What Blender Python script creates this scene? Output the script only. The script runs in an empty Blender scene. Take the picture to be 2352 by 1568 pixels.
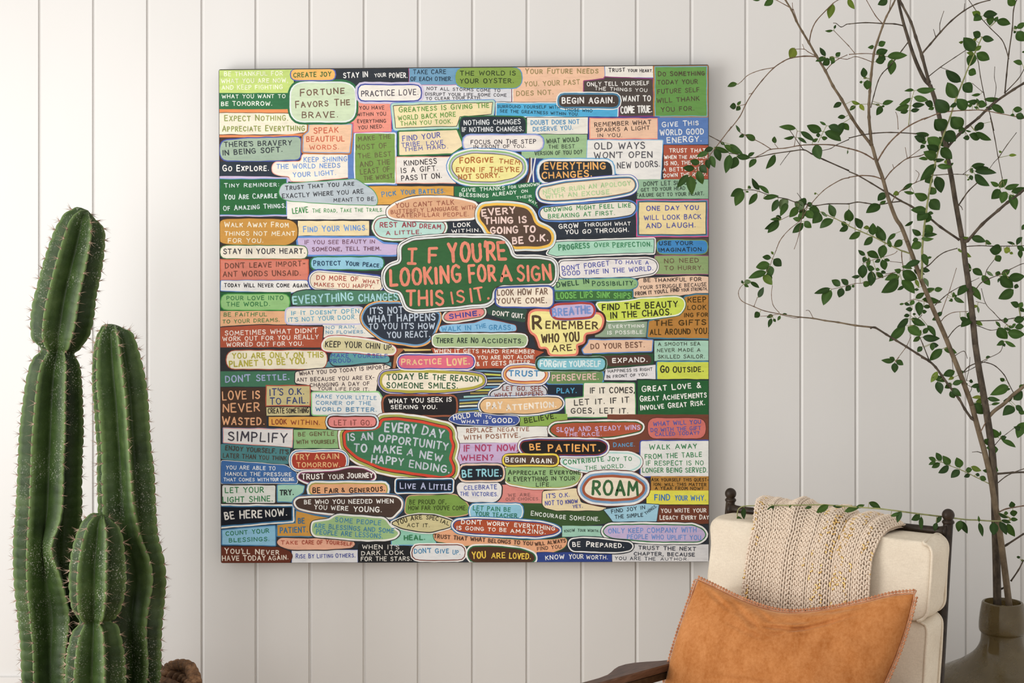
import bpy, bmesh, math, random
from mathutils import Vector, Matrix, noise
SC = bpy.context.scene
COL = SC.collection
R = math.radians

# ---------------------------------------------------------------- camera, light, exposure
F = 3269.0            # focal length in pixels of the 2352-wide frame
CAMY, CAMZ, HOR = -3.53, 1.45, 620.0
cam = bpy.data.objects.new('camera', bpy.data.cameras.new('camera'))
COL.objects.link(cam)
cam.location = (0, CAMY, CAMZ); cam.rotation_euler = (R(90), 0, 0)
cam.data.sensor_width = 36; cam.data.lens = F / 2352 * 36
cam.data.shift_y = -(784 - HOR) / 2352
SC.camera = cam
SC.view_settings.view_transform = 'Standard'; SC.view_settings.look = 'None'
SC.view_settings.gamma = 1; SC.view_settings.exposure = 0.0
w = bpy.data.worlds.new('room_light'); SC.world = w; w.use_nodes = True
w.node_tree.nodes['Background'].inputs[0].default_value = (1.0, 0.975, 0.945, 1)
w.node_tree.nodes['Background'].inputs[1].default_value = 0.66
_n = w.node_tree.nodes; _l = w.node_tree.links
_tc = _n.new('ShaderNodeTexCoord'); _sx = _n.new('ShaderNodeSeparateXYZ'); _mr = _n.new('ShaderNodeMapRange')
_l.new(_tc.outputs['Generated'], _sx.inputs[0]); _l.new(_sx.outputs['X'], _mr.inputs[0])
_mr.inputs[1].default_value = -.9; _mr.inputs[2].default_value = .9; _mr.inputs[3].default_value = 1.0; _mr.inputs[4].default_value = .77
_l.new(_mr.outputs[0], _n['Background'].inputs[1])
def area(name, loc, target, sx, sy, power, color):
    l = bpy.data.lights.new(name, 'AREA'); l.shape = 'RECTANGLE'; l.size = sx; l.size_y = sy
    l.energy = power; l.color = color
    o = bpy.data.objects.new(name, l); COL.objects.link(o); o.location = loc
    o.rotation_euler = (Vector(target) - Vector(loc)).to_track_quat('-Z', 'Y').to_euler()
    return o
area('window_daylight', (-1.42, -1.60, 1.42), (0.1, 0, 1.25), 1.05, 1.5, 16, (1.0, 0.992, 0.98))
area('soft_fill_left', (-3.7, -2.6, 1.05), (0.3, -.2, .95), 2.4, 2.2, 62, (1.0, 0.992, 0.98))  # added broad fill for a gentle wall gradient; no actual door stands here

def at(px, py, Y):
    d = Y - CAMY
    return Vector(((px - 1176) / F * d, Y, CAMZ - (py - HOR) / F * d))

# ---------------------------------------------------------------- helpers
def lin(h):
    if isinstance(h, str): h = tuple(int(h[i:i+2], 16) for i in (0, 2, 4))
    return tuple(((c/255)/12.92 if c/255 <= .04045 else ((c/255+.055)/1.055)**2.4) for c in h)
def new_mat(name):
    m = bpy.data.materials.new(name); m.use_nodes = True
    nt = m.node_tree; b = nt.nodes['Principled BSDF']
    return m, nt, b
def ramp(nt, src, stops):
    r = nt.nodes.new('ShaderNodeValToRGB'); e = r.color_ramp.elements
    while len(e) < len(stops): e.new(.5)
    for q, (p, c) in zip(e, stops):
        q.position = p; q.color = (*c, 1) if len(c) == 3 else c
    nt.links.new(src, r.inputs[0]); return r.outputs[0]
def tex_noise(nt, scale, detail=4, rough=.5, vec=None, kind='ShaderNodeTexNoise'):
    n = nt.nodes.new(kind); n.inputs['Scale'].default_value = scale
    if 'Detail' in n.inputs: n.inputs['Detail'].default_value = detail
    if 'Roughness' in n.inputs: n.inputs['Roughness'].default_value = rough
    if vec is not None: nt.links.new(vec, n.inputs['Vector'])
    return n
def coords(nt, which='Object', scale=(1, 1, 1)):
    t = nt.nodes.new('ShaderNodeTexCoord'); mp = nt.nodes.new('ShaderNodeMapping')
    mp.inputs['Scale'].default_value = scale
    nt.links.new(t.outputs[which], mp.inputs['Vector']); return mp.outputs[0]
def mixc(nt, fac, a, b, blend='MIX'):
    m = nt.nodes.new('ShaderNodeMix'); m.data_type = 'RGBA'; m.blend_type = blend
    for i, v in ((0, fac), (6, a), (7, b)):
        if hasattr(v, 'is_linked'): nt.links.new(v, m.inputs[i])
        elif isinstance(v, (int, float)): m.inputs[i].default_value = v
        else: m.inputs[i].default_value = (*v, 1)
    return m.outputs[2]
def bump(nt, b, h, strength, dist=.002):
    n = nt.nodes.new('ShaderNodeBump'); n.inputs['Strength'].default_value = strength
    n.inputs['Distance'].default_value = dist
    nt.links.new(h, n.inputs['Height']); nt.links.new(n.outputs[0], b.inputs['Normal'])
def simple(name, c1, c2=None, scale=20, rough=.6, bmp=0, bscale=None, metal=0, stretch=(1, 1, 1), lo=.35, hi=.65, spec=None):
    m, nt, b = new_mat(name)
    b.inputs['Roughness'].default_value = rough; b.inputs['Metallic'].default_value = metal
    if spec is not None: b.inputs['Specular IOR Level'].default_value = spec
    if c2 is None: b.inputs['Base Color'].default_value = (*c1, 1)
    v = coords(nt, 'Object', stretch)
    n = tex_noise(nt, scale, 5, .6, v)
    if c2 is not None: nt.links.new(ramp(nt, n.outputs[0], [(lo, c1), (hi, c2)]), b.inputs['Base Color'])
    if bmp:
        n2 = tex_noise(nt, bscale or scale * 3, 4, .6, v); bump(nt, b, n2.outputs[0], bmp)
    return m

class MB:
    def __init__(s): s.v = []; s.f = []; s.mi = []; s.c = None
    def add(s, vs, fs, mi=0):
        o = len(s.v); s.v.extend(vs); s.f.extend([tuple(i + o for i in f) for f in fs]); s.mi.extend([mi] * len(fs))
    def build(s, name, mats, parent=None, smooth=True, inv=None):
        me = bpy.data.meshes.new(name)
        vs = [tuple(inv @ Vector(p)) for p in s.v] if inv else [tuple(p) for p in s.v]
        me.from_pydata(vs, [], s.f)
        for m in (mats if isinstance(mats, (list, tuple)) else [mats]): me.materials.append(m)
        if any(s.mi): me.polygons.foreach_set('material_index', s.mi)
        if smooth: me.polygons.foreach_set('use_smooth', [True] * len(me.polygons))
        if s.c is not None:
            a = me.color_attributes.new('Col', 'FLOAT_COLOR', 'POINT')
            a.data.foreach_set('color', [x for c in s.c for x in (*c[:3], c[3] if len(c) > 3 else 1)])
        me.update()
        o = bpy.data.objects.new(name, me); COL.objects.link(o)
        if parent: o.parent = parent
        return o
    def tube(s, pts, rad, sides=8, mi=0, cap=True, closed=False):
        pts = [Vector(p) for p in pts]; n = len(pts)
        rad = rad if isinstance(rad, (list, tuple)) else [rad] * n
        o = len(s.v); up = None
        for i, p in enumerate(pts):
            if closed: t = pts[(i + 1) % n] - pts[i - 1]
            else: t = pts[min(i + 1, n - 1)] - pts[max(i - 1, 0)]
            t = t.normalized() if t.length > 1e-9 else Vector((0, 0, 1))
            if up is None: up = t.orthogonal().normalized()
            up = (up - t * up.dot(t)); up = up.normalized() if up.length > 1e-6 else t.orthogonal().normalized()
            q = t.cross(up)
            for k in range(sides):
                a = 2 * math.pi * k / sides
                s.v.append(p + (up * math.cos(a) + q * math.sin(a)) * rad[i])
        fs = []
        for i in range(n if closed else n - 1):
            j = (i + 1) % n
            for k in range(sides):
                l = (k + 1) % sides
                fs.append((o + i*sides + k, o + i*sides + l, o + j*sides + l, o + j*sides + k))
        if cap and not closed:
            fs.append(tuple(o + k for k in reversed(range(sides)))); fs.append(tuple(o + (n-1)*sides + k for k in range(sides)))
        s.f.extend(fs); s.mi.extend([mi] * len(fs))
    def lathe(s, prof, center, seg=48, mi=0, cap0=False, cap1=False):
        c = Vector(center); o = len(s.v)
        for r, z in prof:
            for k in range(seg):
                a = 2 * math.pi * k / seg; s.v.append(c + Vector((r*math.cos(a), r*math.sin(a), z)))
        fs = []
        for i in range(len(prof) - 1):
            for k in range(seg):
                l = (k + 1) % seg
                fs.append((o + i*seg + k, o + i*seg + l, o + (i+1)*seg + l, o + (i+1)*seg + k))
        if cap0: fs.append(tuple(o + k for k in reversed(range(seg))))
        if cap1: fs.append(tuple(o + (len(prof)-1)*seg + k for k in range(seg)))
        s.f.extend(fs); s.mi.extend([mi] * len(fs))
    def ball(s, c, r, u=8, v=6, mi=0, sz=1):
        s.lathe([(max(1e-5, r*math.sin(math.pi*i/v)), -r*sz*math.cos(math.pi*i/v)) for i in range(v + 1)], c, u, mi)
    def box(s, x0, x1, y0, y1, z0, z1, mi=0):
        s.add([Vector(p) for p in ((x0,y0,z0),(x1,y0,z0),(x1,y1,z0),(x0,y1,z0),(x0,y0,z1),(x1,y0,z1),(x1,y1,z1),(x0,y1,z1))],
              [(0,3,2,1),(4,5,6,7),(0,1,5,4),(1,2,6,5),(2,3,7,6),(3,0,4,7)], mi)
def crom(p, n=6, closed=False):
    p = [Vector(q) for q in p]; out = []; m = len(p)
    if m < 3 and not closed: 
        return [p[0].lerp(p[-1], i / n) for i in range(n + 1)]
    for i in range(m if closed else m - 1):
        if closed: a, b, c, d = p[i-1], p[i], p[(i+1) % m], p[(i+2) % m]
        else: a, b, c, d = p[max(i-1, 0)], p[i], p[i+1], p[min(i+2, m-1)]
        for k in range(n):
            t = k / n
            out.append(.5*((2*b) + (c-a)*t + (2*a-5*b+4*c-d)*t*t + (3*b-a-3*c+d)*t**3))
    if not closed: out.append(p[-1])
    return out
def lerp(a, b, t): return a + (b - a) * t
def interp(x, xs, ys):
    if x <= xs[0]: return ys[0]
    for i in range(len(xs) - 1):
        if x <= xs[i+1]: return lerp(ys[i], ys[i+1], (x - xs[i]) / (xs[i+1] - xs[i]))
    return ys[-1]
def thing(name, label, cat, loc=(0, 0, 0), rz=0, group=None):
    o = bpy.data.objects.new(name, None); COL.objects.link(o); o.location = loc; o.rotation_euler = (0, 0, rz)
    o.empty_display_size = .1
    return tag(o, label, cat, group)
def tag(o, label, cat, group=None):
    o['label'] = label; o['category'] = cat
    if group: o['group'] = group
    return o
def inv_of(loc, rz=0): return (Matrix.Translation(loc) @ Matrix.Rotation(rz, 4, 'Z')).inverted()

# ---------------------------------------------------------------- the room
def wall_mat():
    m, nt, b = new_mat('white_painted_boards')
    v = coords(nt, 'Object', (1, 1, .35)); n = tex_noise(nt, 3.0, 4, .55, v)
    nt.links.new(ramp(nt, n.outputs[0], [(.3, (.655, .638, .615)), (.7, (.680, .663, .642))]), b.inputs['Base Color'])
    b.inputs['Roughness'].default_value = .40
    n2 = tex_noise(nt, 60, 5, .7, coords(nt, 'Object', (1, 1, .25))); bump(nt, b, n2.outputs[0], .06, .002)
    return m
WALL = wall_mat()
gro = [(p - 1176) / 926 for p in (-281, -157, -32.5, 92, 216, 340, 465, 589, 713, 837.5, 962, 1086.5, 1211.5, 1337, 1462.5, 1588, 1714, 1840.5, 1967, 2093.5, 2220, 2347, 2474, 2600, 2726)]
mb = MB(); prof = [(gro[0] - .13, 0)]
for g in gro:
    prof += [(g - .0050, 0), (g - .0046, .0007), (g - .0044, .0048), (g - .0014, .0048), (g - .0008, .0040), (g + .0046, .0003), (g + .0051, 0)]
prof += [(gro[-1] + .13, 0)]
vs = [Vector((x, y, z)) for z in (0, 3.0) for x, y in prof]; n = len(prof)
mb.add(vs, [(i, i + 1, n + i + 1, n + i) for i in range(n - 1)])
# solid back of the boarded wall
x0, x1 = prof[0][0], prof[-1][0]
mb.box(x0, x1, .012, .10, 0, 3.0)
wo = mb.build('wall_back', WALL, smooth=False); wo['kind'] = 'structure'
mb = MB(); mb.box(x0, x1, -4.6, .10, -.06, 0)
def floor_mat():
    m, nt, b = new_mat('oak_floor')
    br = nt.nodes.new('ShaderNodeTexBrick'); nt.links.new(coords(nt), br.inputs['Vector'])
    br.inputs['Scale'].default_value = 1; br.inputs['Brick Width'].default_value = 1.6; br.inputs['Row Height'].default_value = .14
    br.inputs['Mortar Size'].default_value = .002
    br.inputs['Color1'].default_value = (.62, .48, .34, 1); br.inputs['Color2'].default_value = (.55, .42, .29, 1); br.inputs['Mortar'].default_value = (.08, .05, .03, 1)
    n = tex_noise(nt, 9, 6, .6, coords(nt, 'Object', (1, 12, 1)))
    nt.links.new(mixc(nt, .35, br.outputs[0], ramp(nt, n.outputs[0], [(.3, (.42, .30, .19)), (.7, (.68, .54, .40))])), b.inputs['Base Color'])
    b.inputs['Roughness'].default_value = .45; return m
o = mb.build('floor', floor_mat(), smooth=False); o['kind'] = 'structure'
mb = MB(); mb.box(x0, x1, -.016, 0, 0, .14)
o = mb.build('baseboard_back', simple('white_gloss_paint', (.8, .785, .765), rough=.4), smooth=False); o['kind'] = 'structure'
mb = MB(); mb.box(-1.62, -1.165, -.012, 0, .335, .4435)
o = mb.build('trim_1', WALL, smooth=False); o['kind'] = 'structure'

# ---------------------------------------------------------------- the painted sign board
PATCHES = [
('-600.2 604.5 600.2 607.7 600.2 -609.8 -600.2 -609.8', 0.0, '353a42', '', '', 0, ''),
('-602.2 602.6 -416.9 602.6 -416.9 539.1 -602.2 539.1', 0.0, 'bed573', '', 'eceed6', 0.085, 'BE THANKFUL FOR@-587.5,580.9,-444.1,582.8,10.8|WHAT YOU ARE NOW,@-594.4,563.5,-431.1,565.5,10.8|AND KEEP FIGHTING@-593.4,547.8,-444.5,549.3,10.8'),
('-416.9 606.3 -131 606.5 -131 559.2 -416.9 559.2', 0.0, '373c43', '', '', 0, ''),
('-602.2 539.9 -416.9 539.9 -416.9 498.1 -602.2 498.1', 0.0, '36724b', '', 'edf0e6', 0.09, 'WHAT YOU WANT TO@-592.8,526.7,-437.6,527.2,9.5|BE TOMORROW.@-594.7,508.3,-470.1,508.9,10.8'),
('-602.2 500 -416.9 500 -416.9 491.2 -602.2 491.2', 0.0, 'e88d52', '', '', 0, ''),
('-602.2 491.2 -428.7 489.2 -414.9 468.5 -384.4 462.6 -384.4 443.8 -426.8 438.5 -602.2 438.5', 3.9, 'ebe4cd', '5a463c:1.38', '939d56', 0.09, 'Expect Nothing.@-586.5,470.9,-430.7,472,14.8|Appreciate Everything@-592,445.2,-390.3,447.2,14.8'),
('-602.2 437.3 -476.1 436 -394.2 440.9 -394.2 434 -476.1 431 -602.2 431', 0.0, 'e48a55', '', '', 0, ''),
('-602.2 431 -393.2 431 -393.2 369.9 -602.2 369.9', 0.0, '4a3a38', '', '', 0, ''),
('-599.3 401.4 -592.4 423.1 -535.2 428.1 -399.2 433 -401.1 376.8 -476.1 374.8 -535.2 373.8 -592.4 375.8', 13.8, '9fb4a0', '4d5aa6:2.76', '3b4146', 0.1, "THERE'S BRAVERY@-587.5,407.4,-421.8,412.3,12.8|IN BEING SOFT.@-590.8,386.7,-444.5,395.5,13.4"),
('-602.2 371.9 -436.6 371.9 -436.6 336 -602.2 336', 0.0, '363e48', '', 'f0ede8', 0.09, 'Go Explore.@-590.8,348.2,-478,349.2,14.8'),
('-602.2 336.4 -476.1 335.4 -422.8 331.5 -422.8 322.6 -436.6 324.6 -602.2 328.5', 0.0, 'cdbbdb', '', '', 0, ''),
('-397.2 389.6 -269 389.6 -266.1 362 -267.1 334.4 -351.8 328.1 -377.5 323.6 -424.8 323.6 -426.8 335.4 -456.3 338.4 -470.1 346.2 -470.1 362 -462.3 370.3 -398.2 371.9', 7.9, 'efe6d8', 'e9a08d:1.77', '6d97d6', 0.095, 'KEEP SHINING.@-392.3,370.3,-281.8,372.9,11.8|THE WORLD NEEDS@-459.3,353.7,-303.5,357.1,11.8|YOUR LIGHT.@-418.9,333.4,-313.4,339.3,11.8'),
('-284.6 452 -164.2 452 -164.2 312.4 -284.6 312.4', 0.0, '6285c4', '', '', 0, ''),
('-266.5 440.3 -169.5 440.3 -169.5 319.8 -266.5 319.8', 3.2, '7b9f4d', 'dde4ef:3.2', '696645', 0.085, 'MAKE THE@-259.1,421.1,-179.1,428.6,11.7|MOST OF@-264.4,399.8,-188.7,405.1,12.8|THE BEST@-259.1,379.5,-178,384.9,11.7|AND THE@-254.8,358.2,-181.2,365.7,12.8|LEAST OF@-253.7,340.1,-181.2,347.5,12.8|THE WORST.@-245.2,325.2,-171.6,331.6,10.7'),
('-379.4 461.6 -274.9 462.6 -280.9 394.5 -393.2 396.5 -392.3 435 -380.4 444.8', 2.0, 'eec3a0', '7fa6d6:1.97 b9723f:3.55', 'cc6a50', 0.1, 'SPEAK@-368,439.9,-307.5,442.9,14.2|BEAUTIFUL@-386.3,420.2,-292.7,421.2,13.4|WORDS.@-378.5,401.4,-306.5,401.8,11.4'),
('-261.1 518.8 -179.3 515.8 -179.3 446.8 -270 443.8 -270 466.5 -280.9 470.5', 1.0, 'ec9482', 'd95f8f:1.97', '5a423e', 0.1, 'YOU HAVE@-256.2,499,-195.1,499.6,9.1|WITHIN YOU@-262.1,482.7,-191.1,484.3,9.1|EVERYTHING@-261.5,466.1,-191.1,466.9,9.1|YOU NEED.@-259.2,450.3,-197.1,454.3,9.1'),
('-423.8 564.1 -267.1 564.1 -267.1 470.9 -423.8 470.9', 33.5, 'cbdcb9', 'dfe7e4:3.55 36724b:5.13', '7a6352', 0.09, 'Fortune@-401.1,531.6,-292.7,538.5,17.4|Favors The@-412.6,502.4,-278.9,510.3,16.8|BRAVE.@-397.2,478,-308.5,479.3,15.8'),
('-423.8 598.2 -316 598.2 -316 571.4 -423.8 571.4', 12.8, 'f0b55e', '5a68b0:2.76', '53713f', 0.11, 'CREATE JOY@-417.9,577.3,-325.2,580.5,11.8'),
('', 0.0, '', '', 'f0efec', 0.085, 'STAY IN@-295.3,575.7,-235.6,578.9,13.9|YOUR@-218.6,577.8,-190.8,580,9.6|POWER.@-183.4,576.8,-138.6,576.8,12.8'),
('-134.8 606.5 -10.6 606.5 -10.6 558.2 -134.8 558.2', 0.0, '6f9fc0', 'c44f8a:1.38', '35495a', 0.1, 'TAKE CARE@-125,585.8,-44.5,586.4,11|OF EACH OTHER.@-130.9,569,-29.3,569.4,10.3'),
('-109.2 558.2 -20.5 559.2 115.6 551.3 115.6 515.8 -109.2 515.8', 0.0, 'd9d9de', 'd05f96:1.18', '505056', 0.11, 'NOT ALL STORMS COME TO@-91.5,547.4,88.4,541.8,7.9|DISRUPT YOUR LIFE. SOME COME@-95,533.2,103.7,530.6,7.9|TO CLEAR YOUR PATH.@-93.4,522.7,41.6,524.7,7.1'),
('120.5 607.7 345.4 607.7 345.4 513.9 120.5 513.9', 3.2, 'edc0a0', 'ebe6e0:2.67 3c3a3e:1.39', 'a08d5f', 0.1, 'Your Future Needs@149.3,586.4,328.4,587.4,13.3|YOU. YOUR PAST@148.2,555.4,283.6,560.8,12.3|DOES NOT.@127.9,532,218.6,536.2,12.3'),
('-22.4 602.6 141.2 602.6 141.2 552.3 -22.4 552.3', 24.6, '86a349', '5f97c8:2.17', '3d4a2e', 0.1, 'THE WORLD IS@-9.6,582.5,125.8,582.8,11.4|YOUR OYSTER.@-10.6,563.1,121.5,564.1,11.8'),
('-259.1 558.6 -105.5 558.6 -105.5 521.3 -259.1 521.3', 17.1, 'ece6dd', '4c57a3:3.2 cbc2dd:4.8', '55505a', 0.085, 'PRACTICE LOVE.@-251.6,530.9,-111.9,535.2,14.4'),
('-172.3 507.9 69.2 516.8 66.3 488.2 -10.6 482.3 -18.5 459.6 -167.4 454.7', 0.8, 'ecdcab', '4d4038:1.58 b4d6c4:5.13 5f90d2:1.97', '6b9a4a', 0.095, 'Greatness Is Giving The@-159.5,492.1,61.4,504,13.4|WORLD BACK MORE@-161.5,472.4,-20.1,482.3,12.2|THAN YOU TOOK.@-155.5,459.6,-28.4,465.5,10.3'),
('78.9 514.9 375.3 514.9 375.3 481.9 78.9 481.9', 0.0, '4fb0de', 'e8ebec:2.35 3b4048:1.28', '31505f', 0.11, 'SURROUND YOURSELF WITH@81,503.2,234.5,501.1,7.5|THOSE WHO@245.2,495.7,313.4,492.5,7.5|SEE THE GREATNESS WITHIN YOU.@87.4,492.5,280.4,484,7.5'),
('153.5 479.7 302.8 479.7 302.8 439.2 153.5 439.2', 0.0, 'e7e4da', '45434a:1.6', '5b97c2', 0.11, 'DOUBT DOES NOT@163.1,461.6,282.5,463.8,11.2|DESERVE YOU.@168.4,445.6,266.5,449.9,10.7'),
('140.7 438.2 301.7 438.2 301.7 379.5 140.7 379.5', 0.0, '9ec291', '434a48:1.49', '4a5a4a', 0.1, 'WHAT WOULD@201.5,415.8,281.4,421.1,11.2|THE BEST@206.8,403,270.8,405.1,9.6|VERSION OF YOU DO?@172.7,387,288.9,390.2,10.1'),
('-159.5 444.8 -17.5 448.8 -6.7 421.2 -4.7 409.3 -30.3 391.6 -158.5 387.6', 2.0, 'ecd9b0', '3b7a48:3.55', '6468ad', 0.095, 'FIND YOUR@-150.6,421.2,-57.9,431,13.8|TRIBE. LOVE@-152.6,407,-51,414.3,11|THEM HARD.@-146.7,396.5,-39.2,404.4,9.9'),
('-10.6 468.5 -4.7 480.3 56.4 482.7 145.1 480.3 151.1 468.5 151.1 440.9 76.1 435 13 433 -2.7 425.1 -8.6 440.9', 9.9, '343c44', '3b7247:3.15', 'd9dde0', 0.1, 'NOTHING CHANGES@-0.8,461.2,138.2,463.6,12.2|IF NOTHING CHANGES.@-4.7,444.4,144.8,446.4,11.4'),
('-165.4 382.7 -22.4 382.7 -22.4 320.2 -165.4 320.2', 0.0, 'e9e3dc', 'eda793:1.97', '4a4648', 0.09, 'KINDNESS@-146.7,361.6,-66.8,366.4,13.4|IS A GIFT.@-154.2,343.3,-63.9,349.8,12.8|PASS IT ON.@-153.6,324.6,-54.4,331.5,13.4'),
('-0.8 435.6 191.5 435.6 191.5 400.9 -0.8 400.9', 16.8, 'ece5de', 'c5bcdd:2.56 6d92d3:2.17', '524c52', 0.1, 'FOCUS ON THE STEP@16,414.3,175.7,416.2,10.6|IN FRONT OF YOU.@23.3,403.8,150.7,405.8,8.7'),
('154.6 379.5 209 379.5 209 309.2 154.6 309.2', 0.0, '3b4f8b', '', '', 0, ''),
('158.8 381.7 166.3 381.7 166.3 341.2 155.7 314.5 148.2 314.5 157.8 346.5', 0.0, '6b4a3c', '', '', 0, ''),
('163.1 381.7 166.3 381.7 166.3 343.3 156.7 315.6 153.5 315.6 163.1 346.5', 0.0, 'e6e4e2', '', '', 0, ''),
('172.7 381.7 175.9 381.7 170.6 346.5 172.7 315.6 169.5 315.6 167.4 346.5', 0.0, 'e6e4e2', '', '', 0, ''),
('-31.3 358.1 -22.4 379.8 13 391.6 60.4 390.6 115.6 385.7 142.2 369.9 144.2 350.2 123.5 332.4 76.1 322.6 13 323.6 -18.5 334.4', 23.7, 'f0e795', '4c453c:1.58 b9bccb:3.94 8fbf77:3.55 edebe6:3.55 5c90cd:2.37', 'b5703a', 0.11, "FORGive@-10.6,366.9,71.2,370.3,14.2|THEM@85,367.9,136.3,364,11.8|EVEN IF THEY'RE@-20.1,345.8,135.3,346.6,12.2|NOT SORRY.@-13.6,327.5,87.6,333.4,12.2"),
('344.8 606.5 463.1 606.5 463.1 577.7 344.8 577.7', 0.0, 'ebe6dd', '6a86c4:1.77', '423f42', 0.1, 'Trust@353.9,590.7,393.7,592.3,10.3|Your Heart.@400.6,591.1,461.7,590.3,8.3'),
('294.1 569 342.4 573 344.4 577.9 460.7 574 463.7 483.9 379.9 483.9 381.9 523.7 374 535.5 344.4 539.5 294.1 542.4', 1.0, '554d49', '93407a:2.37', 'f0eeea', 0.095, 'ONLY TELL YOURSELF@301,556.2,453.2,559.2,9.9|THE THINGS YOU@319.8,546.4,447.9,542.4,8.3|WANT TO@387.8,518.8,456.8,519.8,14.2|COME TRUE.@383.4,489.2,460.3,492.1,17.7'),
('468.2 603.5 593.2 603.5 593.2 483.9 468.2 483.9', 0.0, '679a4c', '6fb0cf:1.77 b88045:3.94', '585040', 0.1, 'Do Something@474.9,580.5,588.9,582.8,12.2|TODAY YOUR@473,560.2,572.1,562.1,11|FUTURE SELF@473.6,537.5,576.1,542.4,11|WILL THANK@471.6,514.8,576.1,521.3,11.4|YOU FOR.@482.4,493.1,563.3,497.1,11.4'),
('231.4 535.5 378.9 535.5 378.9 505.9 231.4 505.9', 14.4, '514641', '4f86a8:4.34 e9e9e6:2.56', 'f0eeec', 0.1, 'BEGIN AGAIN.@239.5,513.4,368.1,514.8,15'),
('308.9 476 472.6 476 472.6 429.4 308.9 429.4', 0.0, 'eec3a4', 'eb9384:2.76 474b92:3.15', '5b4a44', 0.1, 'REMEMBER WHAT@319.2,456.7,457.8,463.6,10.6|SPARKS A LIGHT@323.1,443.8,454.4,449.8,9.9|IN YOU.@327.1,432,386.8,432,8.9'),
('473.6 480.3 605.7 480.3 605.7 413.9 473.6 413.9', 0.0, '5c80bd', '', 'dfe2e6', 0.095, 'Give This@484.4,455.7,574.1,461.6,13|WORLD GOOD@479.5,436,586.9,438.9,14.2|ENERGY.@496.6,417.2,581.4,421.2,14.2'),
('302 424.1 486.4 424.1 480.5 328.5 431.2 327.5 372 342.3 364.1 373.8 301 378.8', 2.0, 'e9e7e3', '83b6dc:1.77', '5b5a60', 0.09, "OLD WAYS@318.8,401.4,442.6,403.4,16.8|WON'T OPEN@318.4,379.4,460.7,381.7,15.4|NEW DOORS.@375,354.5,479.5,359.6,15"),
('488.7 412.3 605.7 412.3 605.8 328.9 488.7 328.9', 0.0, 'b0563f', '', 'f0ebe4', 0.1, 'TRUST THAT@502.1,394,590.9,394.5,9.9|WHEN THE ANSWER@489.9,378.2,595.8,379.4,9.1|IS NO, THERE IS@489.9,363,585,365,9.5|A BETTER YES@486.4,347.8,588.9,350.2,9.1|DOWN THE ROAD.@487.9,333.4,594.8,337.4,9.1'),
('423.3 328.5 605.8 328.5 605.8 281.2 423.3 281.2', 0.0, '94b99a', '', '', 0, ''),
('184.7 372.9 363.1 372.9 363.1 320.6 184.7 320.6', 22.7, '353b41', 'e8eaea:5.52 69aad6:2.56', 'efb060', 0.105, 'EVERYTHING@195.5,351.8,346,353.1,17.4|CHANGES.@190.2,329.5,312.9,334.4,16.6'),
('-598.3 328.9 -435.6 328.9 -435.6 242.2 -598.3 242.2', 0.0, '2f6b3f', '6f97d0:1.77 cdbbdb:2.56', 'd5e2e2', 0.095, 'Tiny Reminder:@-586.9,308,-452.8,311.2,10.6|You Are Capable@-586.9,279,-457.9,283,13|Of Amazing Things.@-589.4,251.4,-435.6,259.3,12.2'),
('-433.1 276.1 -168.5 276.1 -168.5 230.7 -433.1 230.7', 0.0, 'ebe7df', '', '479255', 0.085, 'LEAVE@-419.9,243.6,-381.4,247.5,14.6|The Road, Take The Trails.@-371.2,246.9,-198,249.5,10.3'),
('-240.9 311.3 -25.6 311.3 -25.6 266.5 -240.9 266.5', 0.0, 'dca445', '453f3c:2.13', '', 0, ''),
('', 0.0, '', '', '5283ad', 0.1, 'Pick@-200.9,285,-166.4,289.5,13|Your Battles.@-154.6,290.9,-46.5,294.8,12.6'),
('-440.6 317.5 -351.8 323 -267.1 329.3 -249.3 319.5 -219.7 299.7 -211.8 282 -213.8 265.8 -278.9 266.8 -338 270.8 -424.8 274.7 -446.5 282 -454 295.8 -448.4 311.6', 15.8, 'b6c2ca', '4f9a5c:1.77', '45474d', 0.1, 'Trust That You Are@-437.6,301.7,-269,313.5,11|EXACTLY WHERE YOU ARE@-444.9,282,-245.8,294.2,11|MEANT TO BE.@-319.3,272.5,-216.8,276.5,9.5'),
('-407 226.8 -232.5 226.8 -232.5 190.9 -407 190.9', 0.0, 'ecd8a8', '3d3a3e:2.76', '6e9ad8', 0.09, 'Find Your Wings.@-393.6,198.8,-237.1,204.1,15.4'),
('-408.3 185.5 -219.6 185.5 -198.3 170.6 -161 168.4 -164.2 143.9 -400.9 143.9', 4.3, 'c9b5d8', '5f8fd4:4.26', '79566a', 0.1, 'IF YOU SEE BEAUTY IN@-390.2,169.5,-218.6,171.6,10.1|SOMEONE, TELL THEM.@-372.1,152.5,-203.6,154.6,9.6'),
('-602.2 169.6 -416.9 169.6 -416.9 151.9 -602.2 151.9', 0.0, '3d3630', '', '', 0, ''),
('-602.2 230.7 -515.5 232.7 -426.8 229.8 -409 218.9 -407 199.2 -411 181.4 -430.7 167.6 -476.1 164.7 -554.9 169.2 -602.2 170.6', 21.7, 'cb943f', '4d3b2c:2.76', 'eee6d0', 0.095, 'Walk Away From@-586.9,212,-429.1,211,12.6|THINGS NOT MEANT@-586.5,190.9,-413.9,190.3,10.6|FOR YOU.@-577.6,173.2,-491.8,173.6,10.6'),
('-596.3 166.1 -383.8 166.1 -383.8 134.9 -596.3 134.9', 14.8, 'ebe2d0', '4f7a48:2.17', '47444a', 0.1, 'STAY IN YOUR HEART.@-589.4,145.6,-389.3,146.9,13'),
('-595.3 130.6 -383 130.6 -383 83.8 -595.3 83.8', 0.0, 'd9806c', 'd3694c:2.76', '7a4c40', 0.1, "DON'T LEAVE IMPORT-@-584.9,110.1,-389.3,116.4,13|ANT WORDS UNSAID.@-590.4,89.8,-399.6,93.1,13.4"),
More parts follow.
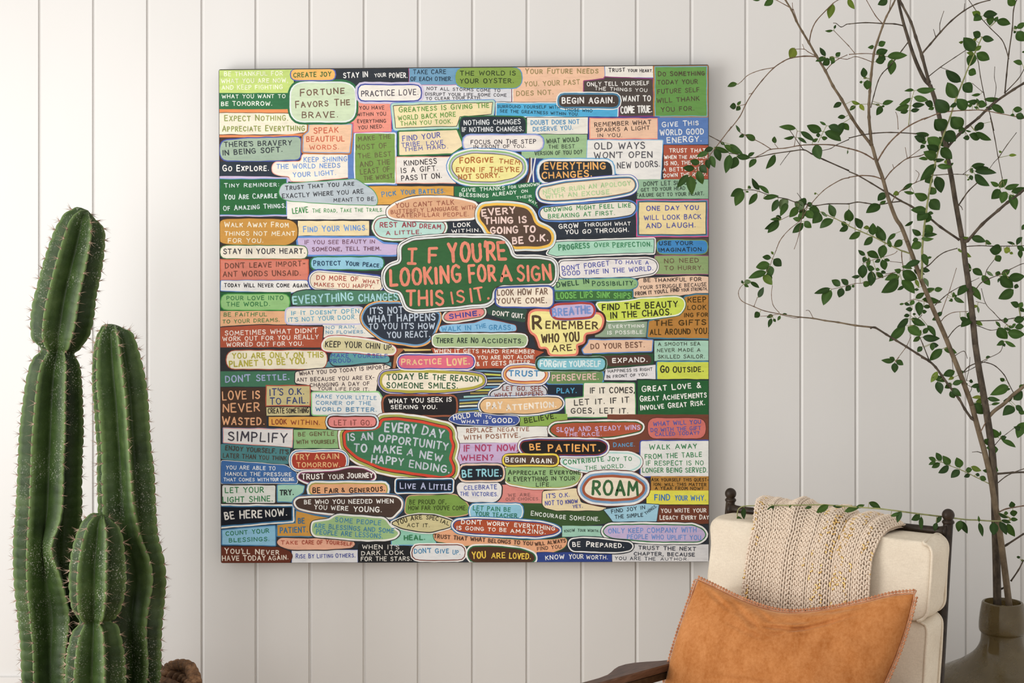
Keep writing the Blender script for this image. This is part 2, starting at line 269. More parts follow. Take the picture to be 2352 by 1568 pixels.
('-595.3 80.5 -385.4 80.5 -375.5 61.2 -424.8 50.9 -595.3 56.8', 2.0, 'e8e6e3', '6f97d0:1.77', '3e3c40', 0.1, 'Today Will Never Come Again.@-587.5,64.7,-379.4,64.1,10.6'),
('-374.5 138.1 -197.1 138.1 -197.1 108.5 -374.5 108.5', 14.8, '8fc6dd', '35754a:3.15', '35506a', 0.1, 'Protect@-368.6,116.8,-301.6,118.3,13|Your Peace.@-290.7,118,-204,112.4,11.4'),
('-361.7 102.6 -203 86.8 -202 57.2 -365.6 62.2 -374.5 71 -376.5 88.8', 11.8, 'eddec6', '3c3a40:1.18 e9e7e4:2.76 44539f:3.55', 'ab5146', 0.1, 'DO MORE OF@-361.3,82.5,-259.2,78.9,11.8|WHAT@-248.3,75,-207.9,72.6,9.9|MAKES YOU HAPPY.@-367.2,66.7,-220.7,61.2,9.9'),
('-24.4 311.6 95.9 311.6 151.1 320.4 190.5 320.4 173.7 282 182.6 256.4 162.9 268.2 135.3 276.1 36.7 273.1 -23.4 284', 2.0, '32714a', '', 'dce8dd', 0.11, 'GIVE THANKS@-5.7,297.4,99.8,302.7,9.1|FOR UNKNOWN@108.7,304.7,184.6,313.5,7.5|BLESSINGS@-11.6,286.9,59.4,283.6,9.1|ALREADY@69.2,286.9,128.4,292.3,9.1|ON@140.2,295.4,156,296.8,7.5|THEIR@128.4,280.4,165.9,284,7.1|WAY.@156,276.1,178.3,263.9,7.1'),
('-39.2 230.7 60.4 230.7 60.4 187.4 -39.2 187.4', 0.0, '363b44', '', 'f0eeea', 0.11, 'LOOK@-26.4,211.4,15,213,10.3|WITHIN.@-30.3,197.6,40.6,200.2,8.7'),
('-222.6 211 -213.7 230.7 -190 234.7 -121 229.8 -50.1 222.8 -46.1 213 -52 195.2 -101.3 187.4 -180.2 183.4 -209.8 189.3', 21.7, 'b3d9d0', '8f4b40:2.17 e9e9e4:3.94 4a7a52:1.77', 'a3404f', 0.1, 'REST AND@-206.2,210.6,-117.1,212,13|DREAM@-109.2,209.4,-57,206.3,11.8|A LITTLE.@-191,192.3,-104.3,195.2,9.9'),
('-187.1 254.4 -160.5 272.1 -121 284 -42.2 284 30.8 270.2 34.7 246.5 22.9 233.7 -81.6 228.4 -170.3 232.7 -186.1 240.6', 17.7, 'deab84', 'edeae4:4.73 4a464a:1.77', 'a3644e', 0.1, "YOU CAN'T TALK@-167.4,258.3,-24.4,266.6,11.8|BUTTERFLY LANGUAGE WITH@-179.2,243.6,27.8,255.4,9.9|CATERPILLAR PEOPLE.@-164.8,234.7,11.1,238.6,10.3"),
('186.7 307.6 253.7 319.5 332.6 327.3 407.5 331.3 416.4 323.4 418.3 311.6 409.5 298.8 352.3 287.9 273.4 280 204.4 277.1 186.7 282 181.7 293.8', 9.9, 'eadcbf', '7f5a48:1.77 4d86ac:2.76 e8e8e6:3.94 5a63b5:1.58', 'b3cf9a', 0.12, 'NEVER RUIN@193.6,291.9,295.5,303.7,11.8|AN APOLOGY@305,304.7,408.5,313.9,11.8|WITH AN EXCUSE.@199.5,281,361.2,292.8,11'),
('', 0.0, '', '', '46584c', 0.11, "DON'T LET SUCCESS@439,311.6,569.2,316.5,10.6|GET TO YOUR HEAD OR@433.1,298.2,561.3,303.7,9.1|FAILURE GET TO YOUR HEART.@422.3,285,587.3,289.5,9.1"),
('428.2 272.1 591.3 272.1 591.3 194.3 428.2 194.3', 0.0, 'ecd79d', '3f4148:1.77 4f87aa:2.76 d3588d:2.76', '5a5da5', 0.1, 'One Day You@445.9,251.4,574.1,254.4,12.6|WILL LOOK BACK@440.6,228.8,580,231.7,11.8|AND LAUGH.@445.4,208.7,566.2,211,12.6'),
('188.6 224.8 421.3 230.7 421.3 194.9 273.4 188.9 220.2 184.4 196.5 215', 2.0, '363c46', '', 'f0efec', 0.1, 'GROW@232,207.1,280.3,210,11.8|THROUGH WHAT@294.1,213,407.5,215.9,9.1|YOU GO THROUGH.@247.8,194.3,403.2,200.2,10.6'),
('184.7 246.5 192.6 258.3 273.4 266.2 401.6 274.1 417.4 268.2 420.3 256.4 411.4 242.6 352.3 233.7 214.3 228.8 190.6 232.7', 15.8, 'e7e2d4', '3f424a:1.97 5a86cc:3.55', '4f9660', 0.1, 'Growing Might Feel Like@195.5,248.5,408.5,260.3,11.8|BREAKING AT FIRST.@206,232.7,369.1,241.6,10.6'),
('225.1 175.1 464.7 182.4 463.7 149.9 352.3 146.9 226.1 141 204.4 146.9 214.3 163.7', 1.0, 'a9d8c0', '44454a:1.58 e9e9e5:3.15', '478c64', 0.1, 'Progress@231.6,153.8,307.3,160.7,15.8|Over@318.4,162.1,355.3,163.7,12.2|Perfection.@363.7,161.3,460.3,164.7,13.4'),
('469.6 185.4 605.9 185.4 605.9 142 469.6 142', 0.0, '5a5048', '', '', 0, ''),
('472.6 179.5 595.8 179.5 595.8 146.9 472.6 146.9', 13.8, '3f8ac8', '7fa55e:1.77', '2c3b49', 0.11, 'USE YOUR@477.5,167.2,560.3,168,9.9|IMAGINATION.@476.5,150.9,585.9,152.9,9.9'),
('466.7 141 606 141 606 96.7 466.7 96.7', 0.0, '8fa76f', 'b0608f:1.38', '6f5e4a', 0.1, 'NO NEED@489.9,123.3,574.7,125.3,11.4|TO HURRY.@490.7,106.1,585.9,107.5,10.3'),
('429.2 86.8 569.2 92.7 606 88.8 606 47.4 541.6 46.4 450.9 32.6 411.4 41.5 415.4 65.1', 3.9, 'edc9ac', '44403e:1.58', '4f4340', 0.1, "BE THANKFUL FOR@439.4,76.9,581,79.9,9.1|YOUR STRUGGLE BECAUSE@430.2,59.2,593.8,67.1,9.1|FROM IT YOU'LL FIND@419.3,43.4,526.8,54.3,9.1|YOUR STRENGTH,@531.7,53.7,595.8,57.2,7.9"),
('232 127.2 352.3 132.2 450.9 134.1 468.6 126.2 473.6 112.4 464.7 98.6 411.4 90.7 312.9 87.8 235 86.8', 11.8, 'e9e4e2', '44434a:1.77 e6e6e4:3.15 6b5048:1.18', '6266b0', 0.105, "DON'T FORGET@239.5,104.5,355.8,117.4,11.8|TO HAVE A@368.1,121.3,451.9,120.3,9.5|GOOD TIME IN THE WORLD.@240.9,92.3,463.1,105.5,11.4"),
('222.2 82.9 411.4 86.8 424.3 80.9 424.3 67.1 407.5 59.2 220.2 57.2', 7.9, '8fba80', '4f8ea8:2.37', '3d5a48', 0.1, 'Dwell In@226.5,63.1,306,74,14.2|Possibility.@313.8,67.1,419.3,69.5,12.6'),
('222.2 55.1 412.4 55.1 412.4 32.8 222.2 32.8', 3.0, '44723f', '4583a0:2.56', '72b95a', 0.1, 'LOOSE LIPS@226.5,35.4,315.2,39.3,16.2|SINK SHIPS.@324.3,38.3,411.4,36.4,14.6'),
('-602.2 53.1 -423.8 53.1 -423.8 4.8 -602.2 4.8', 0.0, '2b5f3c', '', '', 0, ''),
('-595.3 47.2 -427.7 47.2 -427.7 9.3 -595.3 9.3', 16.8, '94c47e', '4fa048:1.97', '3a7a48', 0.1, 'POUR LOVE INTO@-581.5,32.8,-442.5,33.4,10.6|THE WORLD.@-581.5,17.6,-475.1,18.2,10.6'),
('-602.2 6.4 -435.6 6.4 -435.6 -34.6 -602.2 -34.6', 0.0, 'e7b083', '', '4f7d48', 0.1, 'BE FAITHFUL@-588.4,-7.4,-483,-6.6,9.9|TO YOUR DREAMS.@-591.4,-24.4,-451.4,-19.8,9.5'),
('-345.9 -24.8 -207.9 -24.8 -207.9 -58.3 -345.9 -58.3', 0.0, 'e5e1d8', '', '6a9fc0', 0.1, 'NO RAIN,@-338,-38.2,-264.1,-35.6,7.9|NO FLOWERS.@-338.4,-49.4,-243,-48.4,7.9'),
('-435.6 13.7 -246.9 13.7 -246.9 -24.2 -435.6 -24.2', 11.8, 'e8e0d2', 'bfbedd:3.94', '66a9c4', 0.1, "If It Doesn't OPEN@-422.8,-4.1,-256.8,1.3,11|IT'S NOT YOUR DOOR.@-430.3,-20.8,-263.5,-13.3,11"),
('-602.2 -34.6 -495.8 -27.7 -344.9 -32.3 -348.9 -82.9 -602.2 -82.3', 1.0, 'b0553b', '423a3c:2.56', 'ebdcd2', 0.1, "SOMETIMES WHAT DIDN'T@-585.5,-53.9,-358.7,-46.4,11.8|WORK OUT FOR YOU REALLY@-590.8,-67.7,-356.2,-62.2,11|WORKED OUT FOR YOU.@-581.5,-81,-393.2,-78.4,10.6"),
('-602.2 -83.9 -334.1 -83.9 -334.1 -143.1 -602.2 -143.1', 0.0, '383739', '', '', 0, ''),
('-423.2 51.2 -390.2 57.6 -187.6 55.4 -161 51.2 -154.6 37.3 -161 27.7 -198.3 24.5 -423.2 19.2', 14.9, '4f8268', '39383c:2.13', '9fd0d6', 0.095, 'EVERYTHING@-419,22.4,-270.8,32,20.3|CHANGES@-258,28.8,-162,32,19.2'),
('-206.8 -74.6 -59.7 -74.6 -59.7 -134.3 -206.8 -134.3', 0.0, '3b302c', '', '', 0, ''),
('-171.6 -85.3 -145 -85.3 -161 -101.3 -168.4 -133.3 -174.8 -133.3 -170.6 -101.3', 0.0, 'b07048', '', '', 0, ''),
('-150.3 -85.3 -81 -87.4 -81 -90.6 -145 -91.7', 0.0, 'd8b968', '', '', 0, ''),
('-332.1 -117.4 -178.3 -119.4 -178.3 -131.2 -367.6 -131.2', 0.0, '5d959b', '', '', 0, ''),
('-581.5 -90.4 -335.7 -90.4 -335.7 -135.2 -581.5 -135.2', 21.7, 'ebe3cb', 'a84d38:2.17', 'b2ab3e', 0.11, 'YOU ARE ONLY ON THIS@-567.7,-110.5,-343.9,-107.6,14.2|PLANET TO BE YOU.@-574.6,-131.2,-384.4,-122.4,15.4'),
('-602.2 -141.1 -413 -141.1 -413 -178.9 -602.2 -178.9', 0.0, '45795d', '', 'a3aed4', 0.1, "DON'T Settle.@-584.5,-168.7,-427.7,-161.8,16.2"),
('-331.1 -109.5 -324.2 -93.8 -259.2 -94.8 -190.2 -99.7 -181.3 -109.5 -186.2 -120.4 -219.7 -119.4 -249.3 -121.4 -274.9 -126.3 -324.2 -126.3', 11.8, '5f9fa4', '3a383c:2.76', '4456a5', 0.1, 'MAKE YOURSELF@-326.2,-107.2,-187.2,-108.6,9.9|PROUD.@-329.2,-121.4,-272,-118.4,9.9'),
('-413 -142.1 -357.8 -135.2 -278.9 -130.2 -200 -123.3 -178.3 -131.2 -207.9 -149 -216.8 -194.3 -373.5 -188 -381.4 -173.6 -413.9 -170.7', 5.9, 'eaddce', '3f3b40:2.37', '55474a', 0.1, 'WHAT YOU DO TODAY IS IMPORT-@-403.1,-151.9,-187.2,-134.8,9.9|ANT BECAUSE YOU ARE EX-@-410,-167.1,-219.7,-160.8,9.9|CHANGING A DAY OF@-377.5,-179.5,-231.6,-175.6,9.5|YOUR LIFE FOR IT.@-358.1,-187.4,-232.5,-189.4,8.3'),
('-346.5 -74.6 -334.8 -57.6 -283.6 -58.6 -219.6 -67.2 -177 -80 -167.4 -88.5 -171.6 -97 -187.6 -99.1 -283.6 -90.6 -334.8 -90.6 -345.4 -85.3', 21.3, 'd3ca9b', 'e8e5dc:3.73 b03a45:1.92', '3a3838', 0.085, 'KEEP YOUR@-340.1,-82.1,-250.5,-84.2,14.9|CHIN UP.@-240.9,-84.2,-173.8,-89.6,13.9'),
('-235.6 18.1 -209 24.5 -152.5 24.5 -136.5 6.4 -61.8 1.1 -61.8 -14.9 -77.8 -54.4 -93.8 -70.4 -113 -75.7 -140.7 -73.6 -200.4 -61.8 -219.6 -46.9 -243.1 -24.5 -249.5 -8.5', 14.9, '363d49', '6f9fc8:3.73 eaa75c:3.2 3a302c:1.6', 'b9c6d6', 0.1, "IT'S NOT@-230.3,-1.1,-149.3,1.1,16|WHAT HAPPENS@-236.7,-21.3,-70.4,-17.1,17.1|TO YOU IT'S HOW@-233.5,-38.4,-72.5,-37.3,14.9|YOU REACT.@-187.6,-59.7,-83.2,-57.6,14.9"),
('-599.1 -180.2 -484 -180.2 -484 -280.4 -599.1 -280.4', 0.0, '4d3a30', '', 'e6a97c', 0.085, 'LOVE IS@-591.7,-212.2,-500,-207.9,21.3|NEVER@-590.6,-242,-500,-238.8,21.3|Wasted.@-592.8,-271.9,-488.3,-272.9,21.3'),
('-483.9 -177.6 -378.1 -177.6 -378.1 -224.3 -483.9 -224.3', 0.0, 'c9bc86', 'b5553f:2.56', '3d4a7d', 0.09, "IT'S O.K.@-476.1,-201.2,-391.3,-197.9,16.6|TO FAIL.@-475.1,-222.9,-381.4,-219,16.6"),
('-483.5 -229.4 -377.5 -229.4 -377.5 -249.1 -483.5 -249.1', 0.0, 'cabf8c', '3a3430:0.99', '3a3430', 0.09, 'CREATE@-480.4,-244.8,-439.6,-243.8,13|SOMETHING@-435.6,-243.8,-380.4,-242.8,12.6'),
('-372.1 -193 -209 -193 -200.4 -207.9 -196.2 -234.5 -202.6 -248.4 -372.1 -247.3', 4.3, 'e4e6e4', '8fce87:3.2', '5591b8', 0.1, 'MAKE YOUR LITTLE@-363.5,-206.8,-214.3,-211.1,9.1|CORNER OF THE@-362.5,-222.8,-228.1,-223.9,9.1|WORLD BETTER.@-363.5,-238.8,-214.3,-239.9,10.1'),
('-17.1 -131.1 110.9 -131.1 110.9 -245.2 -17.1 -245.2', 0.0, '3a3f48', '', '', 0, ''),
('-11.7 -140.7 46.9 -138.6 105.5 -141.8 105.5 -145 46.9 -141.8 -11.7 -143.9', 0.0, '7aa9c4', '', '', 0, ''),
('9.6 -148.2 46.9 -146.1 105.5 -149.3 105.5 -153.5 46.9 -150.3 9.6 -152.5', 0.0, 'c9cf52', '', '', 0, ''),
('14.9 -156.7 100.2 -155.7 100.2 -158.8 14.9 -159.9', 0.0, '8ab8d0', '', '', 0, ''),
('20.3 -163.1 100.2 -163.1 100.2 -167.4 20.3 -167.4', 0.0, '9a8440', '', '', 0, ''),
('25.6 -171.6 100.2 -170.6 100.2 -173.8 25.6 -174.8', 0.0, 'dfe3d6', '', '', 0, ''),
('25.6 -178 89.6 -177 89.6 -181.2 25.6 -182.3', 0.0, '5c93bb', '', '', 0, ''),
('20.3 -185.5 89.6 -184.4 89.6 -188.7 20.3 -189.8', 0.0, 'c2c756', '', '', 0, ''),
('14.9 -193 89.6 -191.9 89.6 -195.1 14.9 -197.2', 0.0, '9a8440', '', '', 0, ''),
('-1.1 -201.5 89.6 -198.3 89.6 -202.6 -1.1 -205.8', 0.0, '9fcfc4', '', '', 0, ''),
('-11.7 -210 57.6 -206.8 57.6 -211.1 -11.7 -214.3', 0.0, '5c93bb', '', '', 0, ''),
('-11.7 -217.5 46.9 -214.3 46.9 -218.6 -11.7 -221.7', 0.0, 'b9ac58', '', '', 0, ''),
('-11.7 -224.9 41.6 -222.8 41.6 -227.1 -11.7 -229.2', 0.0, 'dfe3d6', '', '', 0, ''),
('-14.9 -233.5 36.2 -230.3 36.2 -234.5 -14.9 -237.7', 0.0, '4f87b8', '', '', 0, ''),
('-27.7 -240.9 36.2 -236.7 36.2 -240.9 -27.7 -245.2', 0.0, 'c2c756', '', '', 0, ''),
('-202.9 -168.7 -197.9 -149 -140.7 -143.1 -81.6 -145 -2.7 -148 42.6 -154.9 46.6 -168.7 17 -180.5 -61.9 -187.4 -140.7 -187.4 -190 -184.5', 23.7, 'eee4cf', 'b3a93f:6.7 4d51a0:2.17 e3d5dd:1.77 38343a:1.58', '3f6244', 0.105, 'TODAY BE@-189.1,-162.8,-87.9,-159.8,15|THE REASON@-77.3,-162.4,34.7,-167.1,13.8|SOMEONE SMILES.@-190,-182.5,-15.5,-183.5,14.2'),
('54.5 23.5 155 11.7 151.1 -21.8 95.9 -13.9 56.4 -1.1', 7.9, '3a5548', '', 'ece9e3', 0.1, "DON'T@69.2,-4.1,109.3,-7,11.4|QUIT.@115.6,-9,147.5,-11.9,11.4"),
('-61.9 -34.6 -54 -28.7 -22.4 -25.7 26.8 -22.8 52.5 -12.9 86 -18.8 127.4 -28.7 128.4 -42.5 76.1 -46.8 -42.2 -46.8 -58.9 -43.5', 5.9, '88bde2', '7a4038:2.17', '4a8fbd', 0.11, 'WALK IN@-55,-43.5,17,-40.1,11.8|THE@28.4,-38.6,54.5,-33.6,10.3|GRASS.@60.8,-39.5,119.1,-40.1,12.2'),
('-48.1 -4.1 -38.2 4.8 36.7 13.7 48.5 8.8 49.5 0.9 40.6 -7 -22.4 -17.9 -42.2 -16.9 -49.1 -11', 11.8, 'e58784', '54403c:1.38 a9ad93:1.97 ebe9e4:2.37 4a3430:1.58', '4a4a9e', 0.12, 'SHINE.@-36.2,-13.3,39.7,-4.1,12.6'),
('-80.6 -83.9 155 -83.9 196.4 -93.8 174.7 -105.6 170.8 -132.2 26.8 -134.2 24.9 -107.6 7.1 -99.7 -73.7 -99.3', 2.0, 'b25438', '3b302c:1.18', 'f0e6da', 0.105, 'WHEN IT GETS HARD REMEMBER@-73.3,-95.7,172.4,-97.7,9.5|YOU ARE NOT ALONE@32.8,-112.5,170.4,-110.5,9.5|& IT GETS@30.4,-128.3,102.8,-126.3,10.6|BETTER.@110.6,-122.4,164.9,-123.3,8.3'),
('-76.7 -50.4 154 -50.4 154 -81 -76.7 -81', 15.0, 'a6be8d', 'e9e9e4:2.96 44302c:2.37', '38463c', 0.09, 'There Are No@-68.8,-72.1,34.7,-71.7,14.2|Accidents.@43.6,-72.1,145.1,-72.5,13'),
('-160.5 -102.6 22.9 -102.6 22.9 -133.2 -160.5 -133.2', 15.2, 'e16b85', '5a5fb0:2.96 eeeae8:2.56', 'f0c690', 0.1, 'Practice@-153.6,-126.3,-55.6,-123.3,15.8|Love.@-41.2,-126.9,14,-124.3,19.3'),
('62.3 -200.2 70.2 -190.4 88 -185.5 95.9 -172.6 115.6 -170.7 184.6 -173.6 200.4 -184.5 202.3 -198.3 190.5 -205.2 72.2 -207.7', 7.9, 'c9cad0', '3f3f46:2.76 e9e9e6:2.76 5560a5:1.38', '8a4f48', 0.1, 'LET GO. SEE@93.9,-188.4,187.5,-189.4,11.4|WHAT HAPPENS.@74.2,-204.2,198,-200.2,9.9'),
('199.4 -138.6 341.2 -138.6 341.2 -171.6 199.4 -171.6', 14.9, '6f9058', '5390c8:3.2', 'e3bfb3', 0.105, 'PERSEVERE.@215.4,-165.2,329.4,-161,14.9'),
('100.8 -149 111.6 -135.2 151.1 -132.2 192.5 -139.1 200.4 -149 190.5 -162.8 145.1 -165.7 111.6 -160.8', 15.8, 'ecebe8', 'b5523a:2.56 e9a860:4.73 5a63b0:1.58 ebeae6:3.15 3f4878:1.38', '4a8dbf', 0.11, 'TRUST@109.3,-152.9,183.6,-153.9,14.2'),
('-197.2 -201.5 -19.2 -201.5 -19.2 -248.4 -197.2 -248.4', 16.0, '2d2b2d', '9c5a40:4.26 3b3030:1.28', 'f2f0ec', 0.105, 'WHAT YOU SEEK IS@-184.4,-219.6,-30.9,-215.4,11.2|SEEKING YOU.@-179.1,-233.5,-66.1,-233.5,10.1'),
('320.7 -19.8 448.9 -19.8 448.9 -57.3 320.7 -57.3', 0.0, '90a68b', '4b4a46:1.18', 'e2e5dc', 0.11, 'Everything@353.9,-35.6,441,-33.6,9.1|IS POSSIBLE.@350.7,-51.4,441,-49.4,9.1'),
('539.6 40.3 569.2 46.2 606 45.2 606.1 -60.3 448.9 -58.3 452.8 -18.8 529.7 -5 537.6 14.7', 3.9, 'bb8237', '43809c:2.96 3a3c44:1.18', '4b3a1e', 0.1, 'KEEP@547.5,26.9,592.8,28.5,12.6|LOOK@546.5,9.2,592.8,9.7,11.4|ING FOR@538.6,-8.6,596.8,-7.4,9.9|THE GIFTS@466.3,-29.7,591.9,-27.7,13.4|ALL AROUND YOU.@454.8,-52.4,598.8,-49.4,14.2'),
('320.7 26.5 391.7 28.5 431.2 36.4 521.9 40.3 537.6 34.4 540.6 18.6 527.8 -1.1 470.6 -9 411.4 -14.9 348.3 -18.8 344.4 -5', 11.8, 'cbdb4a', 'eef0ea:2.76 4f7a50:1.77', '3d3f28', 0.105, 'FIND THE BEAUTY@338.1,7.8,522.8,15.7,15.4|IN THE CHAOS.@358.2,-12.9,508.1,-3.1,15.4'),
('161 -1.1 172.7 6.4 206.8 5.3 332.6 -2.1 339 -14.9 334.8 -34.1 320.9 -43.7 295.3 -46.9 291 -56.5 293.2 -68.2 272.9 -75.7 275.1 -89.6 272.9 -99.1 210 -99.1 206.8 -85.3 198.3 -80 186.6 -82.1 184.4 -71.4 177 -50.1 165.2 -44.8 161 -30.9', 9.6, 'f0e592', 'e8836d:5.33 4a332c:4.8', '5a4a35', 0.1, 'R@167.4,-38.4,195.1,-37.3,36.2|EMEMBER@199.4,-37.3,327.3,-38.4,19.2|WHO YOU@189.8,-71.4,282.5,-67.2,22.4|ARE.@215.4,-93.8,272.9,-89.6,16'),
('213.3 4.8 220.2 19.6 293.1 23.5 312.9 21.6 317.8 8.8 312.9 -6 253.7 -10.6 222.2 -10', 15.8, 'c6b6da', 'b5453a:5.13 5a5fae:1.38', '7a98d6', 0.11, 'BREATHE@216.6,-7.4,311.3,0.5,19.3'),
('305 -64.2 461.7 -64.2 458.8 -91.8 293.1 -96.7 289.2 -87.9 303 -72.1', 2.0, 'e9c1a3', '5c8acd:2.56 43403e:1.38', '7d5a4a', 0.1, 'DO YOUR BEST.@309.9,-87.5,442,-82.3,13.8'),
('465.7 -66.2 606.1 -66.2 606.2 -115.9 465.7 -115.9', 0.0, 'a4ceb9', '', '4f5a4c', 0.105, 'A SMOOTH SEA@474.9,-79,578.1,-78,8.7|NEVER MADE A@472.2,-94.2,578.1,-92.8,8.7|SKILLED SAILOR.@474.5,-109.9,588.9,-109.5,9.1'),
('312.9 -97.7 463.7 -97.7 463.7 -133.2 312.9 -133.2', 0.0, '2f5538', '', '', 0, ''),
('320.7 -107.6 332.6 -102.6 450.9 -99.7 458.8 -107.6 456.8 -123.3 352.3 -129.3 344.4 -113.5', 9.9, '573f37', '', 'efebe6', 0.11, 'EXPAND.@363.1,-120.4,448.9,-118.4,12.2'),
('346.4 -135.2 468.6 -125.7 468.6 -163.2 342.4 -162.8', 1.0, 'dfdcdf', '43454c:1.77', '3f4045', 0.1, 'HAPPINESS IS RIGHT@352.3,-145,461.1,-139.5,7.5|IN FRONT OF YOU.@348.7,-158.4,450.9,-151.9,7.5'),
('473 -118.4 606.2 -118.4 606.2 -160.8 473 -160.8', 2.0, 'd0da44', '4f93b8:2.56 3a3f48:1.18', '3f402e', 0.095, 'Go@480.1,-145,502.1,-144.6,18.1|Outside.@511,-145,585.9,-142.1,15.4'),
('178.8 -109.5 345.4 -109.5 345.4 -137.1 178.8 -137.1', 13.8, '7fc4d3', '35523f:4.73 c9d8c8:0.79', 'dceef0', 0.11, 'FORGive@185.1,-130.2,249.8,-131.2,17|YOURSELF@257.3,-130.2,334.5,-130.2,15.4'),
('204.4 -173.6 289.2 -173.6 289.2 -200.6 204.4 -200.6', 0.0, '2b333f', '', '4fa3cb', 0.11, 'PLAY.@226.5,-194.7,275.4,-194.7,12.6'),
('293.2 -169.5 417.9 -170.6 419 -252.7 249.5 -252.7 247.3 -207.9 293.2 -204.7', 3.2, 'ebe3d3', '4f9a58:2.35', '4a4744', 0.1, 'IF IT COMES,@308.1,-195.1,417.9,-194,14.4|LET IT. IF IT@269.7,-224.9,404.1,-217.5,13.9|GOES, LET IT.@261.2,-244.1,401.9,-244.1,13.3'),
('425.4 -163.1 606.2 -163.1 606.3 -250.5 425.4 -250.5', 0.0, '2a6238', '2f3a3a:3.2', 'f0efea', 0.095, 'Great Love &@435,-191.9,580,-181.2,14.9|Great Achievements@430.7,-215.4,593.8,-204.7,13.9|Involve Great Risk.@431.8,-236.7,589.6,-223.9,13.3'),
('136.5 -245.2 252.7 -245.2 252.7 -277.2 136.5 -277.2', 0.0, '8db04c', '', '3f4a28', 0.1, 'BELIEVE.@148.2,-268.7,226,-255.9,13.3'),
('38.4 -223.9 49 -209 100.2 -207.9 185.5 -204.7 233.5 -205.8 243.1 -219.6 233.5 -232.4 174.8 -244.1 57.6 -244.1 42.6 -236.7', 19.2, 'e6bb85', '423e40:2.13 e9e9e6:3.2 4f6fae:1.6', 'f0e6d8', 0.12, 'PAY@55.4,-233.5,93.8,-232.4,17.1|ATTENTION.@103.4,-237.7,226,-229.2,14.9'),
('-17.5 -276.3 204.3 -276.3 204.3 -316.1 -17.5 -316.1', 0.0, 'e8e6df', '3f4240:1.18', '94604a', 0.1, 'REPLACE@5.6,-292.1,69.2,-289.1,11|NEGATIVE@81.7,-289.1,159.3,-287.2,9.9|WITH POSITIVE.@-0.8,-308.8,137.7,-302.9,11'),
('-22.4 -317.7 133.3 -315.7 141.2 -331.5 95.9 -370 -22.4 -368 -30.3 -355.2', 2.0, 'c9b0d6', '', 'b5406a', 0.095, 'IF NOT NOW,@-0.8,-337.4,132.3,-335.5,15.8|WHEN?@-7.7,-360.1,71.2,-359.1,15'),
('-41.2 -260.5 -22.4 -244.8 26.8 -240.8 76.1 -248.7 131.3 -250.7 136.3 -260.5 127.4 -272.4 76.1 -274.7 -12.6 -271.8', 9.9, '44599f', 'eceae6:1.38 39404c:1.77', 'f0efec', 0.105, 'HOLD@-25.4,-260.5,16,-253.6,12.2|ON@24.5,-251.7,41.6,-252.7,9.9|TO@51.5,-256.2,66.3,-257.6,7.1|WHAT IS@-7.1,-268,58.8,-269.4,8.7|GOOD.@68.3,-267.4,123.5,-267.4,11.8'),
('350.3 -246.7 606.3 -246.7 606.4 -339.4 350.3 -339.4', 0.0, '7a4636', '', '5a9fcb', 0.105, 'Dance.@365.1,-326.6,418.3,-324.6,10.6'),
('449.9 -255.6 590.9 -255.6 590.9 -305.1 449.9 -305.1', 21.7, 'd6736a', '5f352c:1.58', '5d5fa8', 0.11, 'WHAT WILL YOU@462.7,-275.3,580,-269.4,10.3|DO WITH THE GIFT@456.8,-289.7,580,-284.6,9.5|CALLED TODAY?@467.6,-300,576.1,-296,9.1'),
('208.4 -286.2 220.2 -270.4 293.1 -266.5 421.3 -265.5 437.1 -274.3 433.1 -286.2 372 -300 293.1 -303.9 234 -303.9', 17.7, 'b1563a', '2f6238:2.76 ebeae5:3.94 6b4036:1.77', 'cfb4dc', 0.11, 'SLOW AND STEADY WINS@226.1,-289.7,430.8,-283.8,11.4|THE RACE.@246.8,-300,336.9,-299,9.1'),
('431.6 -311.2 606.3 -311.2 606.4 -397.6 431.6 -397.6', 5.9, 'e6e6e2', '4553a5:2.76', '3f8a58', 0.09, 'Walk Away@452.8,-333.1,570.2,-329.5,13.4|FROM THE TABLE@442.6,-356.2,582,-350.3,12.2|IF RESPECT IS NO@445.4,-371.9,585.9,-370.6,11.8|LONGER BEING SERVED.@436.1,-388.7,595.8,-388.7,12.2'),
('457.4 -397.7 606.4 -397.7 606.5 -435 457.4 -435', 0.0, 'ba8638', '', '3f3220', 0.11, 'ASK YOURSELF THIS QUEST-@458.4,-410.4,598.1,-410.4,8|ION: WILL THIS MATTER@463.8,-421.1,592.8,-422.2,7.7|A YEAR FROM NOW?@467,-430.7,585.3,-431.8,7.7'),
('446.7 -432.8 606.5 -432.8 606.5 -469.1 446.7 -469.1', 0.0, 'e6e03f', '', '4a7fbb', 0.1, 'FIND@465.9,-457.4,504.3,-457.4,15.5|YOUR@516,-457.4,546.9,-457.4,13.3|WHY.@554.4,-457.4,591.7,-457.4,13.3'),
('471.2 -469.1 606.5 -469.1 606.5 -513.9 471.2 -513.9', 0.0, '74402f', '3a3330:2.13', 'ece4dc', 0.105, 'YOU WRITE YOUR@481.9,-487.2,592.8,-486.1,10.1|Legacy Every Day@478.7,-504.3,599.1,-503.2,11.2'),
('80.1 -418.3 194.4 -418.3 194.4 -466.6 80.1 -466.6', 0.0, 'dd8a82', '', '8a5c58', 0.1, 'WE ARE@107.7,-447.9,161.9,-446.9,7.9|OUR CHOICES.@101.8,-457.7,184.6,-456.7,7.5'),
('132.2 -463.8 193 -463.8 201.5 -477.6 340.1 -477.6 368.9 -511.7 249.5 -524.5 206.8 -511.7 137.5 -506.4', 4.3, '3f5a34', '', 'd3dcd2', 0.105, 'Encourage@163.1,-493.6,248.4,-503.2,11.7|Someone.@258,-505.3,331.6,-507.5,12.3'),
